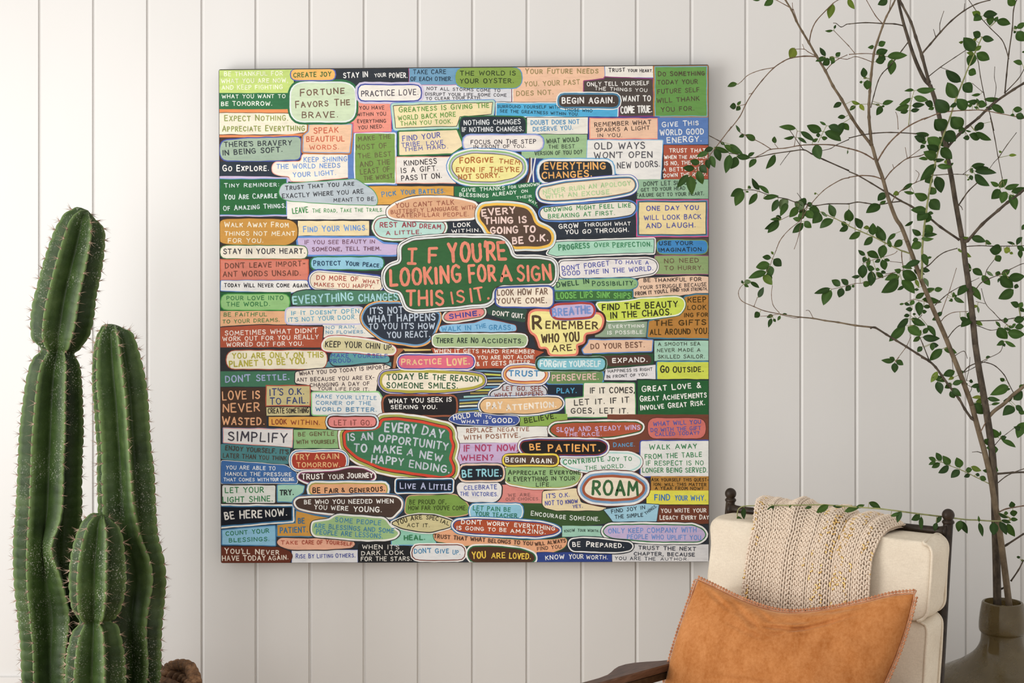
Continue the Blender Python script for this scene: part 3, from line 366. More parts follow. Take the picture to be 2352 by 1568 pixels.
('191.6 -435 277.4 -427.1 285.3 -461.7 324.7 -471.5 350.3 -475.5 332.6 -481.8 224.1 -481.8 198.5 -474.5 191.6 -465.6', 4.9, 'ecd9ae', '43403a:1.77', '5a5fae', 0.1, "IT'S O.K.@201.5,-452.2,258.6,-448.2,11.4|NOT TO@198.1,-469.5,241.9,-467.6,11.4|KNOW@248.2,-465.6,278.4,-463.2,9.5|YET.@265.5,-475.9,290.2,-474.5,7.9"),
('342.4 -479.4 437.1 -464.6 476.5 -467.6 470.6 -508 364.1 -509', 2.0, '9ccbe0', '3f464c:1.77', '3c4c56', 0.105, 'FIND JOY IN@360.6,-488.9,443,-478.4,9.5|THE SIMPLE@369.6,-502.1,438.1,-496.8,9.5|THINGS.@445,-492.2,472.6,-472.5,7.5'),
('100.2 -375.3 185.5 -371 249.5 -377.4 288.9 -387 277.2 -415.8 238.8 -424.3 169.5 -425.4 108.7 -414.7 97 -400.9', 21.3, '96bd7f', 'a9a84a:2.13 ebe9e2:3.41 8a4a3c:1.28', '43503a', 0.105, 'Appreciate@107.7,-394.5,199.4,-394.5,11.7|Everyone@210,-393.4,284.6,-393.4,11.2|& EVERYTHING@105.5,-410.4,204.7,-410.4,11.2|IN YOUR@213.2,-408.3,271.9,-408.3,10.7|LIFE.@175.9,-423.2,213.2,-423.2,10.1'),
('237.9 -363.1 245.8 -349.3 352.3 -341.4 411.4 -343.4 431.2 -355.2 431.2 -369 411.4 -382.8 301 -384.8 257.7 -374.9', 11.8, 'e5e8e6', 'a8d8d2:2.96 ebeceb:3.55 6b3f36:1.38', '45905f', 0.095, 'Contribute@242.9,-370,342.4,-361.1,13.8|Joy To@351.3,-361.1,410.5,-360.1,11.4|THE WORLD.@296.1,-382.8,394.7,-376.9,9.9'),
('137.5 -326.2 142.9 -314.5 174.8 -310.2 334.8 -312.4 349.7 -320.9 345.4 -336.9 329.4 -344.3 174.8 -344.3 146.1 -341.2', 13.9, '2a2828', '8a3a30:2.35 4a4f9f:2.13 ebe8e4:3.73 6b3f36:1.39', 'f0ac55', 0.105, 'BE@161,-334.8,187.6,-333.7,16|PATIENT.@205.8,-338,332.6,-336.9,18.1'),
('97 -346.5 229.2 -346.5 229.2 -369.9 97 -369.9', 11.7, '5a4538', 'ecd33f:4.26 3f3a34:1.49', 'f0eeea', 0.095, 'Begin Again.@101.3,-363.5,219.6,-366.7,13.3'),
('294.1 -426.2 308.9 -403.5 352.3 -399.5 411.4 -403.5 437.1 -420.2 437.1 -434 417.4 -450.8 362.2 -452.8 312.9 -449.8 296.1 -438', 27.6, 'ecdfc9', 'a8593a:6.31 7aa3ca:5.52 ebe9e5:5.52 6b3f36:2.17', '3f6b42', 0.1, 'ROAM@312.9,-444.3,426.8,-446.3,35.5'),
('-478 -252.7 -334.1 -251.7 -338 -282.6 -478.4 -274.7', 0.0, 'e3a648', '3a3430:1.18', '8e4630', 0.1, 'LOOK@-470.5,-271.4,-434.3,-270.4,13|WITHIN.@-423.8,-271.4,-352.8,-272.4,11.4'),
('-588.8 -281.2 -419.9 -283.8 -421.8 -326 -588.4 -314.8', 0.4, 'dfdcdb', 'e8998c:1.77 4a7aa8:1.18', '4a4852', 0.085, 'SIMPLIFY@-577.6,-310.8,-433.7,-316.7,23.7'),
('-416.9 -284.2 -306.5 -284.2 -306.5 -329.5 -416.9 -329.5', 0.0, '8fb97e', '35553c:1.77', '6b5a40', 0.1, 'BE GENTLE@-406.1,-300,-318.3,-298.4,9.9|WITH YOURSELF.@-410,-318.7,-312.4,-317.7,9.5'),
('-596.3 -318.7 -554.9 -320.7 -424.8 -328 -428.7 -368 -476.1 -367.4 -596.3 -355.6', 3.9, '4f8a8f', '39383c:0.99', '4f4a44', 0.105, "ENJOY YOURSELF. IT'S@-584.9,-333.9,-429.7,-344.3,11.4|LATER THAN YOU THINK@-590.4,-352.2,-434.6,-360.1,11"),
('-595.3 -358.7 -436.6 -371.3 -411 -387.7 -407 -414.7 -595.3 -415.7', 5.9, '4270ae', 'e6e6e0:1.38 39383c:0.99', 'e8ecf0', 0.1, 'YOU ARE ABLE TO@-582.9,-380.8,-461.9,-383.2,9.5|HANDLE THE PRESSURE@-584.5,-396.6,-422.8,-397.6,9.1|THAT COMES WITH@-588.8,-410,-478,-410.4,8.5|YOUR CALLING.@-474.5,-410,-414.5,-409.4,8.5'),
('-602.2 -416.3 -377.5 -416.3 -377.5 -467.6 -602.2 -467.6', 0.0, '3f3836', '', '', 0, ''),
('-591.8 -419.9 -462.3 -419.9 -462.3 -463.2 -591.8 -463.2', 4.3, 'dee0da', '', '3f8755', 0.1, 'LET YOUR@-584.9,-439,-490.2,-437.6,13.8|LIGHT SHINE.@-590.8,-462,-468.6,-459.7,13.8'),
('-456.3 -420.2 -405.1 -418.3 -391.3 -422.2 -395.2 -438 -416.9 -451.8 -421.8 -460.7 -456.3 -459.7', 2.0, 'a3d3bc', '4785b0:2.37', '353c3c', 0.11, 'TRY.@-451.4,-444.3,-416.9,-443.5,13.8'),
('-6.4 -394.5 100.2 -394.5 100.2 -415.8 -6.4 -415.8', 0.0, '3b3838', '', '', 0, ''),
('-198.3 -392.3 -161 -403 -164.2 -437.1 -177 -435 -203.6 -421.1', 0.0, '2f343c', '', '', 0, ''),
('-139.7 -445.6 -19.2 -442.4 9.6 -465.9 14.9 -488.3 -22.4 -496.8 -145 -490.4', 10.7, '7a9e46', 'dba987:2.13', '44522a', 0.1, "BE PROUD OF,@-134.3,-467,-43.7,-465.9,11.2|HOW FAR YOU'VE COME.@-136.5,-480.8,6.4,-480.8,10.7"),
('-18.5 -422.2 -10.6 -412.4 84 -412.4 91.9 -422.2 89.9 -449.8 76.1 -461.7 7.1 -460.7 -14.6 -443.9', 9.9, 'e6e4e3', '3c3a3e:2.56', '5a68b0', 0.1, 'CELEBRATE@-0.4,-431.7,80.5,-429.1,11|THE VICTORIES.@-10.2,-445.5,83,-446.9,9.9'),
('-9.6 -371.3 95.5 -371.3 95.5 -407.4 -9.6 -407.4', 14.8, '2a2e36', 'e2b79a:2.96 e9e6e2:1.58 3c3436:1.77', '8fcfdb', 0.105, 'BE@-4.7,-400.9,19.9,-400.1,18.1|TRUE.@28.4,-398.6,91.5,-398.2,18.1'),
('14.4 -467 142.2 -467 142.2 -501.5 14.4 -501.5', 15.8, '8fc8e0', 'ebebe8:2.56 4a86b4:2.37', '34826a', 0.105, 'LET PAIN BE@21.3,-481,113.6,-485.3,11.4|YOUR TEACHER.@26.8,-494.2,133.3,-500.1,10.3'),
('-291 -292.1 -279.3 -288.9 -219.6 -285.7 -203.6 -276.1 -200.4 -262.3 -161 -260.1 -101.3 -268.7 -42.6 -282.5 -34.1 -292.1 -36.2 -306 -28.8 -324.1 -38.4 -355 -28.8 -375.3 -29.9 -390.2 -52.2 -397.7 -121.5 -389.1 -200.4 -376.3 -259.1 -350.7 -288.9 -324.1', 6.4, '427b58', 'd9462f:6.4 3a2f2c:1.71 a8ad52:5.86 ece9e3:4.26 6b4036:1.6', 'c3cbd6', 0.105, 'EVERY@-195.1,-288.9,-117.3,-294.2,22.4|DAY@-104.5,-295.3,-51.2,-307,21.3|IS AN@-284.6,-311.3,-222.8,-309.2,18.1|OPPORTUNITY@-210,-312.4,-39.4,-334.8,19.2|TO MAKE@-270.8,-338,-152.5,-343.3,19.2|A NEW@-140.7,-346.5,-55.4,-362.5,18.1|HAPPY@-228.1,-364.6,-148.2,-372.1,19.2|ENDING.@-135.4,-375.3,-36.2,-391.3,18.1'),
('-332.1 -253 -215.8 -253 -215.8 -276.7 -332.1 -276.7', 11.8, 'e88b86', '5a3430:3.15 d2e2ea:3.94 5a3a34:1.38', '96544e', 0.1, 'LET IT GO.@-318.3,-273.4,-225.6,-273.4,13'),
('-421.8 -339.4 -288.3 -339.4 -288.3 -380.8 -421.8 -380.8', 20.7, 'b0402f', 'ecebe6:2.76 4f86bd:2.17 ecebe6:2.56 3f3f48:1.38', 'edbb80', 0.1, 'TRY AGAIN@-414.9,-358.1,-306.1,-355.2,13.8|TOMORROW.@-409,-375.9,-303.5,-375.3,11.8'),
('-406.1 -400.5 -399.2 -389.7 -318.3 -386.7 -278.9 -377.9 -249.3 -378.8 -221.7 -390.7 -218.7 -401.5 -239.4 -412.4 -318.3 -416.3 -387.3 -412.8', 11.8, '503a38', 'a04a80:1.77 ebe9e5:3.94 5a4038:1.38', 'efebe6', 0.1, 'TRUST@-397.2,-405.5,-342.4,-404.9,13.4|YOUR@-331.7,-405.5,-294.3,-404.1,11.8|Journey@-286.4,-403.5,-223.3,-401.5,14.2'),
('-377.5 -416.7 -189.2 -416.7 -189.2 -442.9 -377.5 -442.9', 13.0, 'ecad7d', 'a9a34a:2.96 ecebe6:4.34 4a86b4:1.77', '43322a', 0.1, 'BE Fair@-370.6,-439,-307.5,-439,13.8|&@-299.6,-437,-288.7,-436,11.4|Generous.@-280.5,-439,-193.7,-434,13'),
('-602.2 -472.5 -421.8 -473.5 -421.8 -505.4 -476.1 -509 -602.2 -519.8', 1.0, '1f232c', '3a76a2:2.96 ebe9e2:3.75', 'dedcd6', 0.1, 'BE@-584.9,-505,-561.8,-502.1,18.9|HERE@-549,-502.1,-494.2,-499.1,19.3|NOW.@-485.5,-498.1,-433.1,-494.2,17.4'),
('-591.8 -530 -463.6 -518.8 -461.3 -567.2 -591.8 -564', 0.9, '8cc3e0', '4580ae:2.6', '2f7d5a', 0.105, 'COUNT YOUR@-583.4,-543.6,-476.9,-536.1,10.4|BLESSINGS.@-575.4,-559.7,-476.6,-556,10.4'),
('-410.6 -483.2 -372.5 -492.5 -324.2 -501.7 -368.8 -509.2 -370.6 -543.6 -457 -544.5 -457 -517.5 -412.4 -513.3', 0.9, 'cf973c', '4580a4:2.6', '3f769c', 0.1, 'BE@-405.9,-513.8,-390.1,-513.3,13|PATIENT.@-450.5,-537.1,-382.7,-535.2,14.1'),
('-421.7 -577.9 -261 -577.9 -261 -613.2 -421.7 -613.2', 0.0, 'dfe0e3', '5a6fc0:0.93', '4a52a0', 0.085, 'Rise By@-411.9,-599.3,-366.9,-598.4,11.5|Lifting@-359.9,-598.4,-320.5,-597.4,10.8|Others.@-314.5,-597.4,-266.2,-596.5,11.5'),
('-602.5 -570.5 -456.1 -570.5 -426.4 -581.7 -419.9 -592.8 -428.2 -613.2 -602.3 -613.2', 5.6, '6a3526', '3f2a26:1.49', 'e6d9ca', 0.095, "You'll Never@-586.2,-587.2,-452.4,-590,13.4|HAVE TODAY@-592.1,-604.9,-485.9,-604,12.6|AGAIN.@-479.3,-604.3,-430.1,-601.2,11.1"),
('-458.9 -559.4 -450.5 -549.1 -353.9 -550.1 -272.1 -556.6 -266.2 -564.9 -274 -573.3 -353.9 -577.9 -428.2 -577 -452.4 -568.6', 11.1, 'eaae92', '43393a:2.6', 'b1523f', 0.1, 'Take@-448.7,-565.3,-406.9,-564.6,10.4|CARE OF@-397,-564,-346.5,-564.6,10|Yourself.@-339,-563.1,-269.9,-568.6,10.4'),
('-260.1 -561.8 -187.6 -557.6 -138.6 -562.9 -129 -577.8 -123.7 -616 -260.1 -616.4', 8.5, '2c2d2f', '', 'dcd9d2', 0.095, "WHEN IT'S@-249.5,-575.7,-158.8,-576.8,10.7|DARK LOOK@-251.6,-591.7,-148.2,-589.6,10.7|FOR THE STARS.@-252.7,-605.5,-129,-604.5,10.7"),
('-177 -527.7 -70.4 -527.7 -70.4 -565 -177 -565', 0.0, '93d0b8', '6aa9d8:2.13', '358253', 0.11, 'HEAL.@-147.1,-554.4,-95.9,-553.3,12.3'),
('-414.7 -461.6 -405.1 -452 -338 -448.8 -210 -445.6 -164.2 -448.8 -153.5 -458.4 -153.5 -475.5 -177 -498.9 -189.8 -497.9 -239.9 -496.8 -318.8 -489.3 -377.4 -482.9 -407.2 -475.5', 23.5, '503f38', 'ecebe6:4.26 7a4a3c:1.6 4a86b4:2.13', 'f0eeea', 0.1, 'BE WHO YOU NEEDED WHEN@-391.3,-465.9,-172.7,-463.8,10.7|YOU WERE@-366.7,-478.7,-283.6,-481.9,10.7|YOUNG.@-270.8,-484,-201.5,-486.1,13.3'),
('-165 -406.8 -29.3 -406.8 -29.3 -436 -165 -436', 4.3, '232a38', '3f7fb0:2.17 ecebe6:2.76 3f3436:1.58', 'b9bfe3', 0.09, 'Live A@-156.9,-427.7,-94.4,-429.7,15.8|Little@-85.1,-430.1,-32.7,-431.1,15.8'),
('-372.1 -520.3 -368.9 -510.7 -328.4 -505.3 -313.4 -492.5 -242 -497.9 -194 -502.1 -184.4 -518.1 -167.4 -529.9 -159.9 -536.2 -169.5 -548 -197.2 -553.3 -242 -553.3 -279.3 -550.1 -364.6 -542.6 -372.1 -533', 9.6, '9fc286', 'ecebe6:4.26 3f3f40:2.13', '4a8aa8', 0.1, 'SOME PEOPLE@-315.6,-509.6,-203.6,-518.1,11.7|ARE BLESSINGS AND SOME@-366.7,-524.5,-171.6,-537.3,11.7|PEOPLE ARE LESSONS.@-362.5,-539.4,-199.4,-550.1,11.7'),
('-76.8 -537.3 -34.1 -525.6 -14.9 -538.4 58.6 -548 152.5 -555.4 217.5 -552.2 247.3 -546.9 253.7 -559.7 245.2 -574.6 212.2 -586.4 174.8 -587.4 158.8 -580 133.3 -568.2 40.5 -562.9 3.2 -569.3 -71.4 -557.6', 8.5, 'ebab80', '3f6b40:1.81', '5c4236', 0.1, 'TRUST THAT WHAT@-74.6,-549,51.2,-558.6,10.1|BELONGS TO YOU@58.6,-559.7,167.4,-567.2,9.6|WILL ALWAYS@173.8,-568.2,248.4,-559.7,9.1|FIND YOU.@179.1,-580,242,-573.6,9.1'),
('-180.6 -512.9 -145.3 -498 -108.1 -491.5 -71 -494.3 -33.8 -505.5 -22.3 -512.9 -33.8 -522.2 -80.2 -533.7 -108.1 -533.3 -154.6 -524', 11.1, 'd2c793', '3f3c3a:2.6 ebe9e2:2.42', '45402f', 0.1, 'YOU@-162.9,-518.5,-137.9,-509.2,12.3|ARE@-130.4,-506.4,-102.2,-502.7,10.8|SPEC@-93.3,-502.7,-63.5,-507,10|IAL.@-58.9,-511,-32.9,-520,10|ACT IT.@-139.7,-521.8,-84,-522.2,9.3'),
('-126.7 -567.2 1.5 -567.2 1.5 -602.1 -126.7 -602.1', 17.7, 'e2e3e4', '7a4038:2.42 ecebe8:2.97', '4f8db5', 0.1, "DON'T@-122.1,-587.6,-80.2,-585.4,12.3|Give@-70.6,-586.9,-37.5,-586.3,12.3|UP.@-28.2,-589.1,-9.6,-590,11.1"),
('178.6 -584.4 364.4 -584.4 364.4 -613.2 178.6 -613.2', 0.0, '364a90', '2c3560:1.11', 'f0efec', 0.1, 'KNOW@199.4,-603,245.1,-600.2,11.1|YOUR@256.6,-600.2,292.3,-599.3,11.1|WORTH.@299,-600.6,351.4,-601.2,10'),
('362.5 -583.5 414.6 -563.1 606.6 -564.9 606.6 -613.2 362.5 -613.2', 0.9, 'dcdbdc', '3a3c46:1.11', '3e4350', 0.1, 'TRUST THE NEXT@426.6,-577,566.9,-580.7,9.3|CHAPTER, BECAUSE@415.5,-591.3,564.2,-594.3,8.9|YOU ARE THE@369,-602.5,468.4,-604,8.5|AUTHOR.@480.5,-604,549.3,-604,7.1'),
('239.9 -519.4 342.1 -519.4 342.1 -546.3 239.9 -546.3', 0.0, 'a0d0bb', '', '3c5248', 0.1, 'KNOW@245.8,-536.1,271.5,-533.3,7.4|Your Worth.@278,-533.3,330,-534.8,7.4'),
('340.2 -531.5 351.4 -518.5 416.4 -516.6 561.4 -518.5 583.7 -527.8 593 -542.6 579.9 -556.6 490.7 -557.9 416.4 -553.8 360.7 -548.2 345.8 -540.8', 11.1, 'c6b4da', '3c7a4c:2.79 ecebe8:4.09 343840:1.67', '7094d6', 0.1, 'ONLY KEEP COMPANY WITH@352.9,-537.4,568.8,-535.2,12.3|PEOPLE WHO UPLIFT YOU.@398.8,-551,584,-553.8,11.5'),
('254.7 -565.9 260.3 -551.9 286.3 -548.2 342.1 -551.9 405.3 -559.4 413.6 -568.6 407.1 -577.9 379.3 -584.4 323.5 -582.6 264 -579.8', 11.1, '2f3640', 'ecebe8:3.16 343840:2.23', 'f0efec', 0.105, 'BE@265.5,-570.5,284.9,-570.5,11.9|Prepared.@299,-570.5,391.3,-573.3,12.6'),
('8 -587.2 18.2 -570.5 77.7 -570.5 142.7 -577.9 170.6 -589.1 173.4 -602.1 163.2 -608.6 18.2 -608.6', 14.9, '54392b', '35714a:3.16 ecebe6:4.09', 'efc93f', 0.1, 'YOU@19.7,-600.2,53.6,-597.4,17.5|ARE@66.6,-599.3,100.9,-598.4,14.1|LOVED.@110.2,-599.3,163.2,-601.2,14.9'),
('-26.7 -518.1 -19.2 -507.5 22.4 -502.1 115.1 -507.5 188.7 -512.8 212.2 -518.1 234.5 -528.8 221.7 -538.4 174.8 -545.8 133.3 -542.6 40.5 -538.4 -14.9 -533', 23.5, 'b2502f', '44508f:2.56 ecebe8:3.41 4a86b4:2.13', 'f0ebe4', 0.11, "DON'T@-7.5,-514.9,43.7,-516,11.2|WORRY@55.4,-518.1,109.8,-520.3,10.1|EVERYTHING@122.6,-521.3,221.7,-530.9,10.1|IS GOING TO BE@-18.1,-528.8,103.4,-534.1,9.4|AMAZING.@113,-536.2,199.4,-539.4,10.1"),
('36.7 246.5 44.6 262.3 76.1 265.2 125.4 263.3 155 256.4 166.8 242.6 171.8 218.9 208.2 203.1 215.1 187.4 210.2 169.6 184.6 163.7 119.5 163.7 111.6 179.5 88 191.3 60.4 197.2 52.5 215 38.7 230.7', 17.7, '5e4b40', 'f0bd45:6.31 b9d8df:2.37 ece9e2:2.76 453f3c:1.38', 'eccfc6', 0.12, 'EVERY@43.6,237.6,125.8,245.5,17|THING IS@50.1,218.9,152.6,221.9,16.2|GOING TO@64.3,194.3,174.7,198.2,17.4|BE@118.5,169.2,145.1,171.6,17|O.K.@159,175.9,206.3,177.9,17'),
('-152.5 164.2 -124.7 178 -42.6 184.4 46.9 184.4 91.7 180.2 105.5 165.2 114.1 141.8 123.7 133.3 190.8 132.2 212.2 127.9 220.7 118.3 220.7 86.4 212.2 74.6 95.9 71.4 75.7 65 68.2 52.2 68.2 36.2 56.5 26.7 -22.4 19.2 -121.5 10.7 -138.6 17.1 -145 36.2 -154.6 56.5 -184.4 62.9 -191.9 78.9 -191.9 100.2 -180.2 114.1 -156.7 120.5 -151.4 130.1', 8.5, '39683f', '4a3a34:1.71 dde2e2:4.8 4a4442:1.49 ebebe8:3.2 3f3c40:1.49', 'e98a70', 0.09, "+I@-138.6,121.5,-106.6,121.5,39.4|F@-87.4,122.6,-61.8,122.6,39.4|YOU'RE@-37.3,123.7,103.4,131.1,46.9|LOOKING@-181.2,66.1,-6.4,75.7,42.6|FOR@12.8,73.6,78.9,78.9,42.6|A@89.6,77.8,117.3,80,39.4|SIGN@130.1,78.9,214.3,82.1,39.4|THIS@-141.8,18.1,-49,20.3,38.4|IS@-29.9,23.5,2.1,26.7,30.9|IT.@17.1,26.7,62.9,34.1,34.1"),
('78.9 55.4 82.1 61.8 209 66.1 216.4 59.7 217.5 23.5 209 16 89.6 17.1 77.8 24.5', 6.4, 'ecdfcc', '4a60ab:3.41 3f3c40:1.28', '7d6455', 0.1, "LOOK HOW FAR@81,43.7,204.7,46.9,14.9|YOU'VE COME.@80,24.5,202.6,25.6,13.9"),
]

GLY = {
'A': (7, '0,0 3.5,10 7,0|1.2,3.4 5.8,3.4'), 'B': (6, '0,0 0,10|~0,10 4,9.6 4.8,7.8 3.6,5.8 0,5.3|~0,5.3 4.6,4.8 5.8,2.6 4.4,.4 0,0'),
'C': (6.4, '~6.2,8.4 4.6,9.9 2.4,9.7 .6,7.8 0,5 .6,2.2 2.4,.3 4.6,.1 6.4,1.5'), 'D': (6.5, '0,0 0,10|~0,10 3.2,9.6 5.6,7.8 6.3,5 5.6,2.2 3.2,.4 0,0'),
'E': (5.4, '5.3,10 0,10 0,0 5.4,0|0,5.2 4.5,5.2'), 'F': (5.2, '5.2,10 0,10 0,0|0,5.2 4.4,5.2'),
'G': (6.9, '~6.2,8.6 4.6,9.9 2.4,9.7 .6,7.8 0,5 .6,2.2 2.4,.2 5,.2 6.6,1.8 6.7,4.2|3.8,4.4 6.9,4.4'), 'H': (6.5, '0,0 0,10|6.5,0 6.5,10|0,5 6.5,5'),
'I': (.6, '.3,0 .3,10'), 'J': (5, '~4.2,10 4.2,5 4.1,2 3,.2 1.2,.3 0,2|2,10 5.6,10'), 'K': (5.9, '0,0 0,10|5.6,10 0,4.4|1.7,6 5.9,0'), 'L': (5.2, '0,10 0,0 5.2,0'),
'M': (8, '0,0 .8,10 4,3.5 7.2,10 8,0'), 'N': (6.5, '0,0 0,10 6.5,0 6.5,10'), 'O': (7, '~3.5,10 1.3,9 0,5 1.3,1 3.5,0 5.7,1 7,5 5.7,9 3.5,10'),
'P': (5.4, '0,0 0,10|~0,10 4,9.7 5.4,7.6 4,5.2 0,4.7'), 'Q': (7.2, '~3.5,10 1.3,9 0,5 1.3,1 3.5,0 5.7,1 7,5 5.7,9 3.5,10|4.2,2.8 7.2,-.8'),
'R': (6, '0,0 0,10|~0,10 4,9.7 5.4,7.6 4,5.2 0,4.7|2.2,4.8 6,0'), 'S': (5.6, '~5.3,8.5 4,9.8 2,9.8 .5,8.4 .7,6.6 2.6,5.4 4.8,4.2 5.6,2.4 4.4,.4 2.2,.1 0,1.4'),
'T': (6.4, '0,10 6.4,10|3.2,10 3.2,0'), 'U': (6.3, '~0,10 0,5 .4,1.8 2,0 4.3,0 5.9,1.8 6.3,5 6.3,10'), 'V': (6.6, '0,10 3.3,0 6.6,10'),
'W': (9.4, '0,10 2.2,0 4.7,7.5 7.2,0 9.4,10'), 'X': (6, '0,0 6,10|0,10 6,0'), 'Y': (6.4, '0,10 3.2,5 6.4,10|3.2,5 3.2,0'), 'Z': (5.8, '0,10 5.6,10 0,0 5.8,0'),
'&': (6.5, '~6.5,0 2,6.5 1.6,8.6 3,9.8 4.4,8.6 3.6,6.6 1,4 .4,1.8 2,.1 4,.6 5.8,3.6'), "'": (.8, '.6,10.6 .2,7.8'), '.': (.9, '.4,.5 .6,.5'), ',': (1, '.7,.7 .1,-1.7'),
'?': (4.6, '~0,8 1.2,9.8 3.6,9.6 4.4,7.6 3.4,5.8 2.2,4.6 2.2,3|2.2,.4 2.3,.4'), ':': (.9, '.4,1.5 .5,1.5|.4,6.5 .5,6.5'), '-': (3.4, '0,4.6 3.4,4.6'),
'^': (5, '2.5,0 2.5,10|0,10 5,10|0,0 5,0')}
GL = {}
for ch, (wd, st) in GLY.items():
    ss = []
    for q in st.split('|'):
        sm = q[0] == '~'; pts = [tuple(map(float, a.split(','))) for a in q.lstrip('~').split()]
        if sm: pts = [(p.x, p.y) for p in crom([Vector((a, b, 0)) for a, b in pts], 4)]
        ss.append(pts)
    GL[ch] = (wd, ss)

def fillet(P, r):
    """round the corners of a polygon (mm) by up to r"""
    n = len(P); out = []
    for i in range(n):
        p, a, b = Vector(P[i]), Vector(P[i-1]), Vector(P[(i+1) % n])
        la, lb = (a - p).length, (b - p).length
        q = min(r, la*.499, lb*.499) if r > 0 else 0
        if q < .3: out.append(p); continue
        s, e = p + (a-p)/la*q, p + (b-p)/lb*q
        k = max(3, min(8, int(q/5)))
        for j in range(k + 1):
            t = j/k; out.append(s*(1-t)**2 + p*2*t*(1-t) + e*t*t)
    return out
def dense(P, step):
    out = []
    for i in range(len(P)):
        a, b = P[i], P[(i+1) % len(P)]; L = (b-a).length; k = max(1, int(L/step))
        for j in range(k): out.append(a.lerp(b, j/k))
    return out
def offset(P, d):
    n = len(P); ar = sum(P[i].x*P[(i+1) % n].y - P[(i+1) % n].x*P[i].y for i in range(n)); sg = 1 if ar > 0 else -1
    out = []
    for i in range(n):
        e1 = (P[i]-P[i-1]); e2 = (P[(i+1) % n]-P[i])
        if e1.length < 1e-6 or e2.length < 1e-6: out.append(P[i].copy()); continue
        e1.normalize(); e2.normalize()
        n1 = Vector((e1.y, -e1.x))*sg; n2 = Vector((e2.y, -e2.x))*sg; m = n1+n2
        if m.length < 1e-3: m = n1.copy()
        m.normalize(); c = max(.55, m.dot(n1)); out.append(P[i]+m*(d/c))
    return out
CX, CY = 1066, 720
def pl(x, y): return Vector(((x-CX)/.938, -(y-CY)/.938))
TL, TR, BR, BL = pl(502, 159), pl(1628, 148), pl(1629, 1290), pl(507, 1293)
def clampP(p):
    v = min(1, max(0, (TL.y-p.y)/(TL.y-BL.y)))
    x = min(max(p.x, lerp(TL.x, BL.x, v)+1.8), lerp(TR.x, BR.x, v)-1.8)
    u = (x-TL.x)/(TR.x-TL.x)
    return Vector((x, min(max(p.y, lerp(BL.y, BR.y, u)+1.2), lerp(TL.y, TR.y, u)-2.6)))

PAN_T = .038; PAN_Y = -.046
PLOC = at(CX, CY, PAN_Y)
art = thing('painting', 'large hand-painted board covered in coloured patches of slogans, hung on the white wall', 'painting', PLOC)
PAINT_GAIN = .94
def paint_mat():
    m, nt, b = new_mat('brushed_acrylic')
    a = nt.nodes.new('ShaderNodeAttribute'); a.attribute_name = 'Col'
    v = coords(nt, 'Object', (1, 1, 3.5))
    n = tex_noise(nt, 26, 6, .7, v); n2 = tex_noise(nt, 9, 3, .6, coords(nt))
    c = mixc(nt, 1.0, a.outputs['Color'], ramp(nt, n.outputs[0], [(.28, (.84, .84, .84)), (.5, (1, 1, 1)), (.75, (1.09, 1.09, 1.07))]), 'MULTIPLY')
    c = mixc(nt, .6, c, ramp(nt, n2.outputs[0], [(.3, (.86, .87, .88)), (.7, (1.08, 1.06, 1.03))]), 'MULTIPLY')
    nt.links.new(c, b.inputs['Base Color']); b.inputs['Roughness'].default_value = .75
    b.inputs['Specular IOR Level'].default_value = .06
    bump(nt, b, n.outputs[0], .04, .001)
    return m
PAINTM = paint_mat()
# board
mb = MB()
def ring(ins, y):
    q = fillet([BL + Vector((ins, ins)), BR + Vector((-ins, ins)), TR + Vector((-ins, -ins)), TL + Vector((ins, -ins))], 5)
    return [Vector((p.x/1000, y, p.y/1000)) for p in q]
rs = [ring(0, PAN_T), ring(0, .0022), ring(.7, .0006), ring(1.6, 0)]; n = len(rs[0])
mb.add([p for r in rs for p in r], [(i*n+k, i*n+(k+1) % n, (i+1)*n+(k+1) % n, (i+1)*n+k) for i in range(3) for k in range(n)] + [tuple(range(n))[::-1], tuple(3*n+k for k in range(n))])
mb.build('board', simple('black_painted_wood_edge', (.012, .011, .011), (.035, .028, .024), 40, .5, .3), art, smooth=False)
for sx in (-.45, .45):
    pass
faces = MB(); faces.c = []; letters = MB(); letters.c = []
rnd = random.Random(7)
placed = []
EPS = .000010
def layer_for(P):
    x0 = min(p.x for p in P); x1 = max(p.x for p in P); y0 = min(p.y for p in P); y1 = max(p.y for p in P)
    l = 0
    for a0, a1, b0, b1, k in placed:
        if x0 < a1 and x1 > a0 and y0 < b1 and y1 > b0 and k >= l: l = k + 1
    placed.append((x0, x1, y0, y1, l)); return l
def put_poly(P, col):
    P = [clampP(p) for p in P]
    Q = [P[0]]
    for p in P[1:]:
        if (p-Q[-1]).length > .05: Q.append(p)
    if (Q[0]-Q[-1]).length < .05: Q.pop()
    if len(Q) < 3: return
    y = -(layer_for(Q)+1)*EPS
    ar = sum(Q[i].x*Q[(i+1) % len(Q)].y - Q[(i+1) % len(Q)].x*Q[i].y for i in range(len(Q)))
    if ar < 0: Q.reverse()
    faces.add([Vector((p.x/1000, y, p.y/1000)) for p in Q], [tuple(range(len(Q)))])
    faces.c.extend([col]*len(Q))
def put_ring(P, O, col):
    y = -(layer_for(O)+1)*EPS; n = len(P)
    A = [clampP(p) for p in P]; B = [clampP(p) for p in O]
    for i in range(n):
        j = (i+1) % n; yy = y + (i % 5)*.0000014
        q = [A[i], A[j], B[j], B[i]]
        ar = sum(q[k].x*q[(k+1) % 4].y - q[(k+1) % 4].x*q[k].y for k in range(4))
        if abs(ar) < 1e-4: continue
        if ar < 0: q.reverse()
        faces.add([Vector((p.x/1000, yy, p.y/1000)) for p in q], [(0, 1, 2, 3)]); faces.c.extend([col]*4)
def gain(h):
    c = lin(h); l = .3*c[0]+.6*c[1]+.1*c[2]
    return tuple(min(.88, lerp(l, v, .92)*PAINT_GAIN) for v in c)
texts = []
